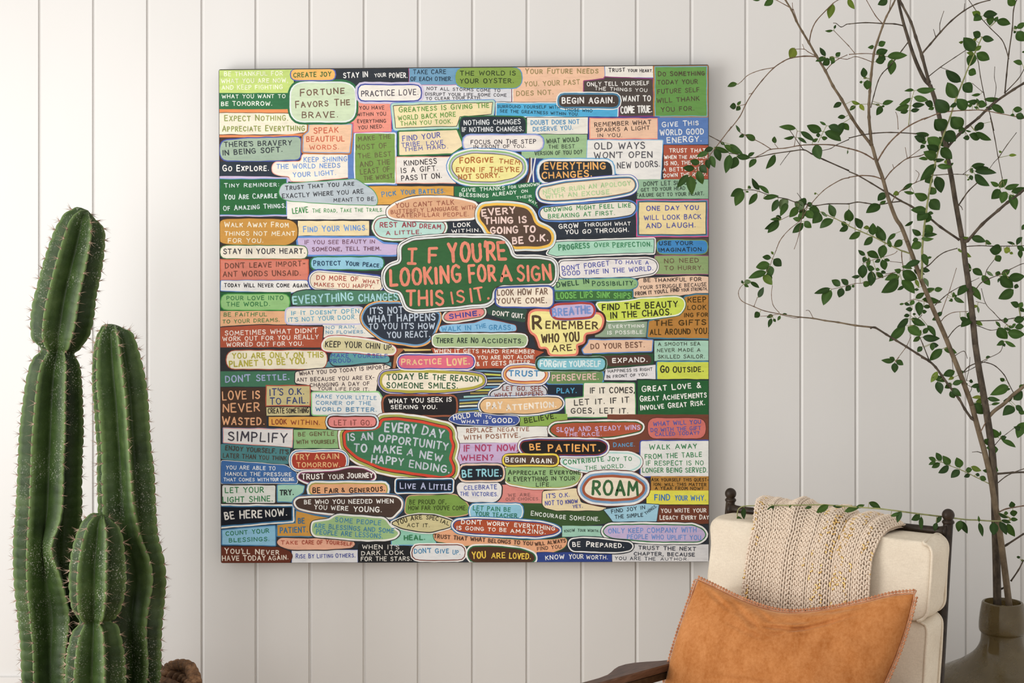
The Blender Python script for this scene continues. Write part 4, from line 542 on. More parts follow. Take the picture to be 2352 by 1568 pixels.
for shp, r, fill, bor, tc, sw, lines in PATCHES:
    if shp:
        f = list(map(float, shp.split())); P = [Vector((f[i], f[i+1])) for i in range(0, len(f), 2)]
        P = dense(fillet(P, r), 9)
        big = max(p.x for p in P)-min(p.x for p in P)
        amp = .55 if bor or r else .35; s0 = rnd.random()*100
        P = [p + Vector((noise.noise((p.x*.035, p.y*.035, s0)), noise.noise((p.x*.035, p.y*.035, s0+9))))*amp*2.2 for p in P]
        bl = [(c, float(wd)) for c, wd in (q.split(':') for q in bor.split())]
        tot = sum(b[1] for b in bl)
        for c, wd in reversed(bl):
            k = rnd.random()*50; off = tot
            O = offset(P, off); O = [p + Vector((noise.noise((p.x*.06, p.y*.06, k)), noise.noise((p.x*.06, p.y*.06, k+5))))*min(.9, wd*.3) for p in O]
            put_ring(P, O, gain(c)); tot -= wd
        put_poly(P, gain(fill))
    if lines: texts.append((lines, tc, sw))
TEXT_Y = 0.0
STK = [0]
def next_y():
    STK[0] = (STK[0]+1) % 24
    return TEXT_Y - STK[0]*.000005
def stroke(pts, hw, col, wob):
    n = len(pts); o = len(letters.v); vs = []; fs = []
    nrm = []
    for i in range(n):
        t = pts[min(i+1, n-1)] - pts[max(i-1, 0)]
        t = t.normalized() if t.length > 1e-6 else Vector((1, 0)); nrm.append(Vector((-t.y, t.x)))
    ws = [hw*(1+wob*rnd.uniform(-1, 1)) for _ in range(n)]; yl = []
    for i in range(n):
        if 0 < i < n-1:
            a = (pts[i]-pts[i-1]); b = (pts[i+1]-pts[i])
            c = max(-1, min(1, a.dot(b)/max(1e-9, a.length*b.length)))
            sharp = c < .75
        else: sharp = True
        if sharp:   # round end / joint
            k = len(vs); vs.append(pts[i]); m = 8; yy = next_y(); yl.extend([yy]*9)
            for j in range(m):
                an = 2*math.pi*j/m; vs.append(pts[i]+Vector((math.cos(an), math.sin(an)))*ws[i])
            fs += [(k, k+1+j, k+1+(j+1) % m) for j in range(m)]
    sy = next_y()
    def seg(a, b, na, nb, wa, wb, sy):
        k = len(vs); vs.extend([a-na*wa, b-nb*wb, b+nb*wb, a+na*wa]); fs.append((k, k+1, k+2, k+3)); yl.extend([sy - len(fs)*.0000004]*4)
    for i in range(n-1):
        d = pts[i+1]-pts[i]
        if d.length < 1e-6: continue
        d.normalize(); dn = Vector((-d.y, d.x))
        na = nrm[i] if nrm[i].dot(dn) > .92 else dn; nb = nrm[i+1] if nrm[i+1].dot(dn) > .92 else dn
        if i and na is dn: sy = next_y()
        seg(pts[i], pts[i+1], na, nb, ws[i], ws[i+1], sy)
    letters.add([Vector((p.x/1000, q, p.y/1000)) for p, q in zip(vs, yl)], fs); letters.c.extend([col]*len(vs))
for lines, tc, sw in texts:
    base = gain(tc)
    for ln in lines.split('|'):
        s, c = ln.rsplit('@', 1); x0, y0, x1, y1, h = map(float, c.split(','))
        s = s.replace('+I', '^')
        u = h/10; gap = 3.5; space = 6.6
        adv = 0; items = []
        for i, ch in enumerate(s):
            if ch == ' ': adv += space; continue
            sc = .84 if ch.islower() else 1.0
            ch = ch.upper()
            if ch not in GL: continue
            items.append((ch, adv, sc)); adv += GL[ch][0]*sc + (gap if ch not in "'" else 1.4)
        adv -= gap
        A, B = Vector((x0, y0)), Vector((x1, y1)); D = B-A; L = D.length; D.normalize(); N = Vector((-D.y, D.x))
        hw = max(h*sw*.88, .56); h2 = h - hw*1.3; u = h2/10
        P0 = [A, B, A + N*h, B + N*h]; x0b, x1b = min(p.x for p in P0), max(p.x for p in P0); y0b, y1b = min(p.y for p in P0), max(p.y for p in P0)
        TEXT_Y = -(2+max([k for a0, a1, b0, b1, k in placed if x0b-2 < a1 and x1b+2 > a0 and y0b-2 < b1 and y1b+2 > b0] + [0]))*EPS
        A = A + N*hw*.65 + D*hw*.6; L = max(1, L - hw*1.2)
        kx = L/max(adv, .5) if len(items) > 1 else u
        for ch, x, sc in items:
            wd, ss = GL[ch]
            jh = rnd.uniform(.93, 1.07); jy = rnd.uniform(-.03, .03)*h; sk = rnd.uniform(-.05, .05); jc = rnd.uniform(.92, 1.06)
            col = tuple(v*jc for v in base)
            for q in ss:
                pts = []
                for gx, gy in q:
                    gy2 = gy*jh*sc + rnd.uniform(-.12, .12); gx2 = gx*sc + sk*gy + rnd.uniform(-.12, .12)
                    pts.append(A + D*((x+gx2)*kx) + N*(gy2*u+jy))
                stroke(pts, hw*rnd.uniform(.92, 1.1), col, .10)
faces.build('painted_patches', PAINTM, art, smooth=False)
letters.build('lettering', PAINTM, art, smooth=False)

# ---------------------------------------------------------------- cactus in a rope basket
BASK = Vector((-.882, -.45, 0))
RIMZ = .541
def rope_mat():
    m, nt, b = new_mat('seagrass_rope')
    n = tex_noise(nt, 55, 5, .7, coords(nt, 'Object', (1, 1, 1)))
    n3 = tex_noise(nt, 240, 3, .7, coords(nt, 'Object', (.25, .25, 1)))
    c = ramp(nt, n.outputs[0], [(.3, (.075, .034, .014)), (.5, (.19, .095, .042)), (.72, (.36, .20, .10))])
    nt.links.new(mixc(nt, .5, c, ramp(nt, n3.outputs[0], [(.35, (.35, .3, .25)), (.65, (1.2, 1.15, 1.1))]), 'MULTIPLY'), b.inputs['Base Color'])
    b.inputs['Roughness'].default_value = .85; bump(nt, b, n3.outputs[0], .6, .003); return m
ROPE = rope_mat()
bk = thing('basket', 'brown braided rope basket holding the tall cactus by the wall', 'basket', BASK)
mb = MB(); prof = [(.0, .004), (.165, .004)]
rows = 15
for i in range(rows):
    z0 = .004 + i*(RIMZ-.012)/rows; hgt = (RIMZ-.012)/rows
    rr = .160 + .040*math.sin(math.pi*min(1, (i+.5)/rows*.95)) - .006*(i/rows)
    for a in range(7):
        an = -math.pi/2 + math.pi*a/6; prof.append((rr + .011*math.cos(an), z0 + hgt/2 + hgt/2*math.sin(an)*.96))
for i in reversed(range(rows)):
    z0 = .004 + i*(RIMZ-.012)/rows
    rr = .160 + .040*math.sin(math.pi*min(1, (i+.5)/rows*.95)) - .006*(i/rows)
    prof.append((rr - .012, z0 + (RIMZ-.012)/rows*.8))
prof.append((0, .02))
seg = 120; mb.lathe(prof, (0, 0, 0), seg)
for i, v in enumerate(mb.v):   # twisted strands of each coil
    a = math.atan2(v.y, v.x); r = math.hypot(v.x, v.y)
    if r > .1:
        q = 1 + .016*math.sin(a*46 + v.z*260)
        mb.v[i] = Vector((v.x*q, v.y*q, v.z))
mb.build('woven_body', ROPE, bk)
def braid(mb, path, R_, r, turns, closed):
    """three strands plaited around a path"""
    pth = path; n = len(pth)
    for s in range(3):
        pts = []
        for i, p in enumerate(pth):
            t = (pth[(i+1) % n] - pth[i-1]) if closed else (pth[min(i+1, n-1)] - pth[max(i-1, 0)])
            t.normalize(); o1 = Vector((0, 0, 1)) - t*t.z; o1 = o1.normalized() if o1.length > .05 else Vector((1, 0, 0)); o2 = t.cross(o1)
            ph = 2*math.pi*(turns*i/n + s/3)
            pts.append(p + o2*R_*math.sin(ph) + o1*R_*.6*math.sin(2*ph))
        mb.tube(pts, r, 8, closed=closed)
mb = MB(); N = 260; RR = .186
rim = [Vector((RR*math.cos(2*math.pi*i/N), RR*math.sin(2*math.pi*i/N), RIMZ - .006)) for i in range(N)]
braid(mb, rim, .0095, .0082, 17, True)
mb.build('braided_rim', ROPE, bk)
mb = MB()
def rimpt(deg, up, out=0): 
    a = R(deg); return Vector(((RR+out)*math.cos(a), (RR+out)*math.sin(a), RIMZ + up))
hp = crom([rimpt(62, -.03, .0), rimpt(58, .000, 0), rimpt(52, .013, 0), rimpt(42, .021, .0), rimpt(32, .022, .003), rimpt(23, .014, .004), rimpt(16, .002, .006), rimpt(13, -.03, .008)], 12)
braid(mb, hp, .0075, .0078, 4, False)
mb.build('handle', ROPE, bk)
mb = MB(); mb.lathe([(0, .465), (.08, .47), (.15, .466), (.178, .46)], (0, 0, 0), 40, cap0=False)
mb.build('soil', simple('potting_soil', (.012, .009, .007), (.05, .036, .026), 90, .95, .8), bk)

def cactus_mat():
    m, nt, b = new_mat('cactus_skin')
    v = coords(nt); n = tex_noise(nt, 14, 4, .6, v)
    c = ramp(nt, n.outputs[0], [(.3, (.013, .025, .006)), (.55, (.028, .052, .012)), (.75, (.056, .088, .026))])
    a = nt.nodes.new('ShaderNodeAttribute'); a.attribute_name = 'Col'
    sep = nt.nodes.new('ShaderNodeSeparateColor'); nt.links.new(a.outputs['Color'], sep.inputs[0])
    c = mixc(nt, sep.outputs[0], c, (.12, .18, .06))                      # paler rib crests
    sp = tex_noise(nt, 330, 2, .5, v); pt = tex_noise(nt, 9, 3, .6, v)      # mineral specks, in patches
    mul = nt.nodes.new('ShaderNodeMath'); mul.operation = 'MULTIPLY'
    nt.links.new(ramp(nt, sp.outputs[0], [(.60, (0, 0, 0)), (.66, (1, 1, 1))]), mul.inputs[0])
    nt.links.new(ramp(nt, pt.outputs[0], [(.48, (.03, .03, .03)), (.66, (1, 1, 1))]), mul.inputs[1])
    c = mixc(nt, mul.outputs[0], c, (.36, .36, .30))
    du = tex_noise(nt, 5, 3, .6, coords(nt, 'Object', (1.3, 1, .7)))
    c = mixc(nt, ramp(nt, du.outputs[0], [(.55, (0, 0, 0)), (.75, (.12, .12, .12))]), c, (.20, .22, .19))
    sc = tex_noise(nt, 11, 4, .6, coords(nt, 'Object', (1, 1, .6)))
    c = mixc(nt, ramp(nt, sc.outputs[0], [(.735, (0, 0, 0)), (.76, (.8, .8, .8))]), c, (.42, .27, .13))
    nt.links.new(c, b.inputs['Base Color']); b.inputs['Roughness'].default_value = .42
    b.inputs['Specular IOR Level'].default_value = .2; bump(nt, b, sp.outputs[0], .15, .001); return m
CSKIN = cactus_mat()
SPINE = simple('spine_straw', (.20, .12, .08), (.42, .30, .22), 60, .6)
cac = thing('cactus', 'tall ribbed green column cactus with three spiny stems standing in rope basket', 'cactus', BASK)
INVC = inv_of(BASK)
PO = [-1, -.8, -.6, -.42, -.26, -.14, -.055, 0, .055, .14, .26, .42, .6, .8]
def cactus_stem(Y, rows, ribs, phase, seed, sp=.0222, label=None, wig=()):
    rn = random.Random(seed)
    # rows: (py, left px, right px) from the tip down
    P = [(at((l+r)/2, y, Y), (r-l)/2/F*(Y-CAMY)) for y, l, r in rows]
    C = crom([p for p, _ in P], 8); Rv = [v.x for v in crom([Vector((q, 0, 0)) for _, q in P], 8)]
    # resample by length
    S = [0]
    for i in range(1, len(C)): S.append(S[-1] + (C[i]-C[i-1]).length)
    L = S[-1]; step = sp/7; n = int(L/step)
    ctr = []; rad = []; j = 0
    for i in range(n+1):
        s = L*i/n
        while j < len(S)-2 and S[j+1] < s: j += 1
        t = (s-S[j])/max(1e-9, S[j+1]-S[j]); ctr.append(C[j].lerp(C[j+1], t)); rad.append(max(.002, lerp(Rv[j], Rv[j+1], t)))
    mb = MB(); mb.c = []; seg = ribs*14; spn = MB()
    for i in range(n+1):
        t = (ctr[min(i+3, n)]-ctr[max(i-3, 0)]).normalized(); ax = Vector((1, 0, 0)); ax = (ax-t*ax.dot(t)).normalized(); ay = t.cross(ax)
        if ay.y > 0: ay = -ay
        s = L*i/n
        for k in range(seg):
            rb, ph = divmod(k, 14); po = PO[ph]; p = abs(po)             # 0 at crest, 1 in the furrow
            crest = 1-p
            an = 2*math.pi*((rb+.5+po*.5)/ribs) + phase
            tw = sum(a*math.exp(-((ctr[i].z-z0)/wz)**2) for rbi, z0, wz, a in wig if rbi == rb)
            an += tw
            fl = (1-(math.sqrt(p*p+.0022)-.047)/(math.sqrt(1.0022)-.047))              # straight flanks, softly rounded crest
            scal = abs(math.sin(math.pi*(s/sp + rb*.37)))
            rr = rad[i]; cr = (.962+.045*scal**.7)
            rv = .44
            r_ = rr*(rv + (cr-rv)*fl**1.12)
            r_ *= 1 + .012*noise.noise((ctr[i].z*9, rb*3.1, seed))
            mb.v.append(ctr[i] + (ax*math.sin(an) + ay*math.cos(an))*r_)
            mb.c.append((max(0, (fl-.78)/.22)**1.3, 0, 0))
        # areoles
    for i in range(n):
        for k in range(seg): 
            l = (k+1) % seg; mb.f.append((i*seg+k, (i+1)*seg+k, (i+1)*seg+l, i*seg+l)); mb.mi.append(0)
    mb.v.append(ctr[0]+(ctr[0]-ctr[2])*.15); mb.c.append((.3, 0, 0)); q = len(mb.v)-1
    for k in range(seg): mb.f.append((q, k, (k+1) % seg)); mb.mi.append(0)
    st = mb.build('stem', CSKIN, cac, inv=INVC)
    if label: st['label'] = label
    for rb in range(ribs):
        m_ = 0
        while True:
            s = (m_ - rb*.37 % 1)*sp; m_ += 1
            if s < .002: continue
            if s > L: break
            i = min(n, int(round(s/L*n))); k = rb*14+7
            base = mb.v[i*seg+k]; out = (base-ctr[i]).normalized(); t = (ctr[min(i+3, n)]-ctr[max(i-3, 0)]).normalized(); sd = out.cross(t)
            if rn.random() < .06: continue
            spn.ball(base+out*.0004, .0022, 6, 4)
            tip_boost = 1.15 if s < .06 else 1
            for _ in range(6 if s > .08 else 9):
                d = (out*rn.uniform(.45, 1) + sd*rn.uniform(-.8, .8) + t*rn.uniform(-.8, .6)).normalized(); ln = rn.uniform(.008, .019)*tip_boost
                u1 = d.orthogonal().normalized(); u2 = d.cross(u1); w_ = .00065
                spn.add([base+u1*w_, base-u1*w_*.5+u2*w_*.87, base-u1*w_*.5-u2*w_*.87, base+d*ln], [(0, 1, 3), (1, 2, 3), (2, 0, 3)])
    so = spn.build('spines', SPINE, st, smooth=False, inv=INVC); so['kind'] = 'stuff'
    return st
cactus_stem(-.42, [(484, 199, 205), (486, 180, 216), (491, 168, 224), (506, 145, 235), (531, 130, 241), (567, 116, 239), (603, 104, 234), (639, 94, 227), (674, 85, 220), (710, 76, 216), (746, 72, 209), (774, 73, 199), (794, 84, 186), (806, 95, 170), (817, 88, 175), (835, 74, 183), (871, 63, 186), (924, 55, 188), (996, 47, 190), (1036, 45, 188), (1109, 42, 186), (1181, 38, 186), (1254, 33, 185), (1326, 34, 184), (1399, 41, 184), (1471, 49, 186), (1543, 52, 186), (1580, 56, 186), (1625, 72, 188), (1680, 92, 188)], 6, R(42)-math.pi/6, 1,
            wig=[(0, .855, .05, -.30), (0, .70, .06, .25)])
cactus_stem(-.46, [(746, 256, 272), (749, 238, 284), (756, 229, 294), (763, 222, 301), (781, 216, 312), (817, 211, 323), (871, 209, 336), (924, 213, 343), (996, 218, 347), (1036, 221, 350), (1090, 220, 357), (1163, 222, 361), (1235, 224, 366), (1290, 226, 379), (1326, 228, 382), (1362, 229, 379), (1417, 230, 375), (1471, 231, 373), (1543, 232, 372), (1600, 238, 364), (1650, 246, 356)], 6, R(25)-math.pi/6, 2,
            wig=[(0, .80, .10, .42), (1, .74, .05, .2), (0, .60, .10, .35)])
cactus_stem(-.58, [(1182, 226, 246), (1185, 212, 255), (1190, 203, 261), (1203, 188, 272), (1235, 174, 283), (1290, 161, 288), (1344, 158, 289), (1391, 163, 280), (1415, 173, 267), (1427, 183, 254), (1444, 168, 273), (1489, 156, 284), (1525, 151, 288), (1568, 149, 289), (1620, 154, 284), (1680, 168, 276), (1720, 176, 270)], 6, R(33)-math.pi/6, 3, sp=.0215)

# ---------------------------------------------------------------- armchair
CH = Vector((.697, -.46, 0)); CR = R(-34.7)
M_CH = Matrix.Translation(CH) @ Matrix.Rotation(CR, 4, 'Z'); INV_CH = M_CH.inverted()
TANR = math.tan(R(12)); ZF = .95
def yb(z): return -(ZF - z)*TANR          # back line of the reclined backrest (local y), forward is -y
def lp(x, f, z): return Vector((x, yb(z) - f, z))
DARK = simple('dark_bronzed_wood', (.014, .008, .0045), (.042, .026, .015), 60, .45, .25, 160, metal=.1, spec=.28)
def walnut():
    m, nt, b = new_mat('walnut')
    n = tex_noise(nt, 16, 6, .65, coords(nt, 'Object', (14, 1.2, 14)))
    nt.links.new(ramp(nt, n.outputs[0], [(.3, (.035, .014, .008)), (.55, (.095, .048, .032)), (.75, (.165, .092, .064))]), b.inputs['Base Color'])
    b.inputs['Roughness'].default_value = .42; return m
WAL = walnut()
def linen():
    m, nt, b = new_mat('natural_linen')
    v = coords(nt)
    w1 = tex_noise(nt, 1, 1, .5, coords(nt, 'Object', (900, 900, 90))); w2 = tex_noise(nt, 1, 1, .5, coords(nt, 'Object', (120, 120, 900)))
    n = tex_noise(nt, 12, 4, .6, v)
    c = mixc(nt, .5, w1.outputs[0], w2.outputs[0])
    c2 = mixc(nt, ramp(nt, c, [(.36, (0, 0, 0)), (.62, (1, 1, 1))]), (.62, .53, .42), (.76, .67, .54))
    nt.links.new(mixc(nt, .4, c2, ramp(nt, n.outputs[0], [(.3, (.60, .51, .39)), (.7, (.78, .69, .55))])), b.inputs['Base Color'])
    b.inputs['Roughness'].default_value = .9; b.inputs['Specular IOR Level'].default_value = .15
    bump(nt, b, c, .35, .0008); return m
LIN = linen()
ch = thing('armchair', 'dark framed armchair with cream linen cushions in front of the painting\'s lower right corner', 'armchair', CH, CR)
HW = .246
for sx in (-1, 1):
    mb = MB(); x = sx*HW
    zs = [0, .05, .20, .33, .45, .60, .75, .85, .90, .918, .930, .932]
    rs_ = [.012, .014, .016, .016, .0145, .0125, .0112, .0106, .0103, .0102, .0102, .0102]
    pts = []
    for z in zs: pts.append(Vector((x, yb(z) if z > .4 else yb(.4) + (.4-z)*.22, z)))
    mb.tube(crom(pts, 5), [interp(p.z, zs, rs_) for p in crom(pts, 5)], 18)
    top = lp(x, 0, .932)
    # turned collar and ball finial
    mb.lathe([(.0102, -.004), (.0122, -.002), (.0126, .001), (.0112, .003), (.0100, .0045)] + [(.0128*math.cos(a), .0145 + .0128*math.sin(a)) for a in [R(-52 + 14.2*i) for i in range(10)]] + [(.0004, .0273)], top, 24)
    mb.build('back_post', DARK, ch)
mb = MB(); xs = [-HW, -HW+.006, -HW+.016, -HW+.03, -.1, .1, HW-.03, HW-.016, HW-.006, HW]
mb.tube([lp(x, 0, .9125) for x in xs], [.0165, .0125, .0098, .0088, .0086, .0086, .0088, .0098, .0125, .0165], 16)
mb.build('top_rail', DARK, ch)
mb = MB(); mb.tube([lp(x, 0, .47) for x in (-HW, 0, HW)], .010, 12); mb.build('lower_back_rail', DARK, ch)
for sx in (-1, 1):                       # arms: paddle shaped boards, with a dark rail under each
    mb = MB(); sec = []
    ss = [.04, .12, .20, .25, .29, .32, .35, .38, .41, .44, .47, .50, .53, .57, .62, .68, .72, .735]
    ww = [.018, .018, .020, .020, .022, .032, .046, .057, .061, .059, .051, .040, .031, .026, .025, .025, .020, .010]
    for s, wd in zip(ss, ww):
        z = .641 + (s-.3325)*.0975; t = .0078; xin = .225; xo = .225+wd
        q = [(xin+.002, z), (xin, z-.003), (xin, z-2*t+.003), (xin+.003, z-2*t), (xo-.003, z-2*t), (xo, z-2*t+.003), (xo, z-.003), (xo-.002, z)]
        sec.append([Vector((sx*a, -s, b)) for a, b in q])
    for s_ in sec: mb.v.extend(s_)
    for i in range(len(sec)-1):
        for k in range(8):
            l = (k+1) % 8; mb.f.append((i*8+k, i*8+l, (i+1)*8+l, (i+1)*8+k)); mb.mi.append(0)
    mb.f.append(tuple(range(8))); mb.f.append(tuple(reversed(range((len(sec)-1)*8, len(sec)*8)))); mb.mi += [0, 0]
    mb.build('armrest', WAL, ch, smooth=False)
    mb = MB(); z = .641 + (.04-.3325)*.0975; z2 = .641 + (.70-.3325)*.0975
    a, b = .228, .246
    mb.add([Vector((sx*q, -s, zz)) for s, zb in ((.06, z), (.70, z2)) for q, zz in ((a, zb-.0300), (b, zb-.0300), (b, zb-.0160), (a, zb-.0160))],
           [(0, 1, 2, 3), (7, 6, 5, 4), (0, 4, 5, 1), (1, 5, 6, 2), (2, 6, 7, 3), (3, 7, 4, 0)])
    mb.build('arm_rail', DARK, ch, smooth=False)
    mb = MB(); x = sx*.237; pts = crom([Vector((x, -.655, .665)), Vector((x, -.65, .45)), Vector((x, -.655, .2)), Vector((x, -.66, 0))], 6)
    mb.tube(pts, [interp(p.z, [0, .1, .3, .65], [.011, .015, .018, .014]) for p in pts], 16)
    mb.build('front_leg', DARK, ch)
    mb = MB(); mb.tube([Vector((x, yb(.4), .30)), Vector((x, -.655, .33))], .016, 12); mb.build('side_rail', DARK, ch)
mb = MB(); mb.tube([Vector((-.24, -.655, .335)), Vector((.24, -.655, .335))], .016, 12); mb.build('front_rail', DARK, ch)

def cushion(name, x0, x1, z0, z1, f0, f1, par, rc, bul, seed, pos=lp, pipe=True, wr=.004, rnd_top=0):
    rn = random.Random(seed)
    cx, cz = (x0+x1)/2, (z0+z1)/2; hx, hz = (x1-x0)/2, (z1-z0)/2
    out = []
    for qx, qz, a0 in ((1, 1, 0), (-1, 1, 90), (-1, -1, 180), (1, -1, 270)):
        for i in range(7):
            a = R(a0+15*i); out.append((qx*(hx-rc)+rc*math.cos(a), qz*(hz-rc)+rc*math.sin(a)))
    dn = []
    for i in range(len(out)):
        a, b = out[i], out[(i+1) % len(out)]; k = max(1, int(math.hypot(b[0]-a[0], b[1]-a[1])/.012))
        dn += [(lerp(a[0], b[0], j/k), lerp(a[1], b[1], j/k)) for j in range(k)]
    n = len(dn); th = f1-f0
    def wob(x, z, f): return wr*noise.noise((x*9+seed, z*11, f*14)) + wr*.6*noise.noise((x*28+seed, z*22, f*30))
    levels = [(f0, s) for s in (.2, .5, .8, .93)] + [(f0+th*q, s) for q, s in ((.0, 1), (.12, 1.004), (.3, 1.012), (.5, 1.016), (.7, 1.012), (.88, 1.004), (1, 1))] + [(f1, s) for s in (.965, .93, .88, .82, .74, .64, .52, .4, .27, .14)]
    mb = MB()
    for li, (f, s) in enumerate(levels):
        for x, z in dn:
            X, Z = cx+x*s, cz+z*s; ff = f
            if li > 10: ff = f1 + bul*(1-s**2.6)
            if li < 4: ff = f0 - bul*.25*(1-s**2)
            if rnd_top and li >= 6:
                q = max(0, (f-f0-.35*th)/(.65*th))
                ins = rnd_top*q*q
                Z -= ins*max(0, min(1, (z-cz)/hz*1.0))**3; X += ins*.8*max(0, min(1, -(x-cx)/hx))**5
            p = pos(X, ff, Z); w_ = wob(X, Z, ff)*(1.4 if 4 <= li <= 10 else 1)
            if 5 <= li <= 9: p += Vector((x, 0, z)).normalized()*w_*1.2
            else: p += Vector((0, -w_, 0))
            mb.v.append(p)
    for i in range(len(levels)-1):
        for k in range(n):
            l = (k+1) % n; mb.f.append((i*n+k, i*n+l, (i+1)*n+l, (i+1)*n+k)); mb.mi.append(0)
    m_ = len(levels)-1
    mb.f.append(tuple(reversed(range(n)))); mb.f.append(tuple(m_*n+k for k in range(n))); mb.mi += [0, 0]
    co = mb.build(name, LIN, par)
    if pipe:
        ring_ = []
        for li in (4, 10):
            ks = [k for k in list(range(n//2, n)) + list(range(n//2)) if (dn[k][0]-cx)/hx > .88] if rnd_top else list(range(n))
            ln_ = [mb.v[li*n+k] + (mb.v[li*n+k]-pos(cx, f0+th/2, cz)).normalized()*.0012 for k in ks]
            if rnd_top: ring_ += ln_ if li == 4 else ln_[::-1]
            else:
                pp = MB(); pp.tube(ln_, .0030, 8, closed=True); pp.build('piping', LIN, co)
        if rnd_top:           # one welt runs round the boxed right-hand end
            pp = MB(); pp.tube(crom(ring_[::2], 3, True), .0030, 8, closed=True); pp.build('piping', LIN, co)
    return co
head = cushion('head_cushion', -.252, .252, .757, .908, .012, .112, ch, .026, .016, 3, rnd_top=.026)
back = cushion('back_cushion', -.250, .250, .40, .756, .012, .104, ch, .022, .020, 5, rnd_top=.014)
def flat(x, f, z): return Vector((x, -.13 - z, .315 + f))
seat = cushion('seat_cushion', -.222, .222, .0, .55, 0, .085, ch, .03, .02, 8, pos=flat)

# ---------------------------------------------------------------- velvet pillow
C0 = lp(0, 0, .80); PY0, PZ0, PY1, PZ1 = -.262, .80, -.372, .42
def to_pillow(px, py):
    """point of the leaning pillow plane (chair frame) seen at a picture position"""
    o = INV_CH @ Vector((0, CAMY, CAMZ)); d = (INV_CH.to_3x3() @ (at(px, py, -.5) - Vector((0, CAMY, CAMZ))))
    dirv = Vector((0, PY1-PY0, PZ1-PZ0)).normalized(); nrm = Vector((1, 0, 0)).cross(dirv); q = Vector((0, PY0, PZ0))
    t = (q-o).dot(nrm)/d.dot(nrm); p = o+d*t
    return Vector((p.x, (p-q).dot(dirv)))
PD = Vector((0, PY1-PY0, PZ1-PZ0)).normalized(); PN = PD.cross(Vector((1, 0, 0))); PN = PN if PN.y < 0 else -PN
top = crom([to_pillow(*p).to_3d() for p in ((1604, 1331), (1640, 1348), (1700, 1377), (1760, 1399), (1810, 1408), (1860, 1406), (1920, 1398), (1985, 1384), (2050, 1368), (2101, 1363))], 5)
rgt = crom([to_pillow(*p).to_3d() for p in ((2101, 1363), (2090, 1410), (2075, 1460), (2055, 1515), (2032, 1568), (2012, 1620), (1996, 1668), (1990, 1710))], 5)
lft = crom([to_pillow(*p).to_3d() for p in ((1604, 1331), (1590, 1372), (1575, 1415), (1560, 1460), (1545, 1510), (1531, 1568), (1516, 1620), (1500, 1690))], 5)
bot = crom([to_pillow(*p).to_3d() for p in ((1500, 1690), (1600, 1676), (1750, 1672), (1880, 1682), (1990, 1710))], 5)
def along(c, t):
    q = t*(len(c)-1); i = min(len(c)-2, int(q)); return c[i].lerp(c[i+1], q-i)
def coons(s, t):
    T, B_, L_, R_ = along(top, s), along(bot, s), along(lft, t), along(rgt, t)
    c = top[0]*(1-s)*(1-t) + top[-1]*s*(1-t) + bot[0]*(1-s)*t + bot[-1]*s*t
    return T*(1-t)+B_*t + L_*(1-s)+R_*s - c
CREASE = [(.20, .03, .42, .22, -.007, .018), (.30, .02, .44, .13, -.006, .014), (.40, .16, .62, .20, -.009, .020), (.46, .24, .78, .12, -.007, .022), (.10, .04, .26, .12, -.005, .016), (.34, .10, .40, .30, -.005, .016), (.25, .20, .50, .30, -.004, .02), (.60, .05, .80, .06, -.004, .02), (.30, .62, .62, .66, -.003, .02)]
def pil(s, t, side):
    uv = coons(s, t); es = 1-abs(2*s-1)**2.2; et = 1-abs(2*t-1)**2.2
    th = .068*max(0, es*et)**.55
    wr = .0035*noise.noise((s*5, t*4, 2.2)) + .0025*noise.noise((s*13, t*9, 7)) 
    # soft creases fanning from the dented top edge
    for s0, t0, s1, t1, am, wd_ in CREASE:
        dx, dy = s1-s0, t1-t0; l2 = dx*dx+dy*dy; q = ((s-s0)*dx+(t-t0)*dy)/l2
        qc = min(1, max(0, q)); d_ = (s-s0-dx*qc)*dy-(t-t0-dy*qc)*dx; ds = math.hypot(s-s0-dx*qc, t-t0-dy*qc)
        sgn = 1 if d_ > 0 else -1
        wr += .75*am*math.sin(math.pi*min(1, max(0, (q+.15)/1.3)))*(math.exp(-(ds/wd_)**2)*1.0 - .8*math.exp(-((ds-wd_*1.5)/wd_)**2))
    off = (th + wr*min(1, th/.03)) * (1 if side > 0 else -.62)
    return Vector((0, PY0, PZ0)) + Vector((uv.x, 0, 0)) + PD*uv.y + PN*off
mb = MB(); NS = 110
for side in (1, -1):
    o = len(mb.v)
    for j in range(NS+1):
        for i in range(NS+1): 
            s = .5-.5*math.cos(math.pi*i/NS); t = .5-.5*math.cos(math.pi*j/NS); mb.v.append(pil(s, t, side))
    for j in range(NS):
        for i in range(NS):
            a = o+j*(NS+1)+i; q = (a, a+1, a+NS+2, a+NS+1); mb.f.append(q if side < 0 else q[::-1]); mb.mi.append(0)
def velvet():
    m, nt, b = new_mat('rust_velvet')
    v = coords(nt); n = tex_noise(nt, 7, 5, .65, v); n2 = tex_noise(nt, 160, 3, .7, v); n3 = tex_noise(nt, 34, 4, .7, coords(nt, 'Object', (1, 1, .5)))
    c = ramp(nt, n.outputs[0], [(.3, (.30, .085, .016)), (.5, (.42, .138, .032)), (.72, (.58, .235, .085))])
    c = mixc(nt, .45, c, ramp(nt, n3.outputs[0], [(.3, (.30, .095, .018)), (.7, (.62, .29, .11))]))
    c = mixc(nt, .25, c, ramp(nt, n2.outputs[0], [(.3, (.30, .09, .015)), (.7, (.66, .32, .13))]))
    nt.links.new(c, b.inputs['Base Color']); b.inputs['Roughness'].default_value = .8
    b.inputs['Sheen Weight'].default_value = .55; b.inputs['Sheen Roughness'].default_value = .35; b.inputs['Sheen Tint'].default_value = (1, .72, .45, 1)
    b.inputs['Specular IOR Level'].default_value = .1
    bump(nt, b, n2.outputs[0], .25, .0015); return m
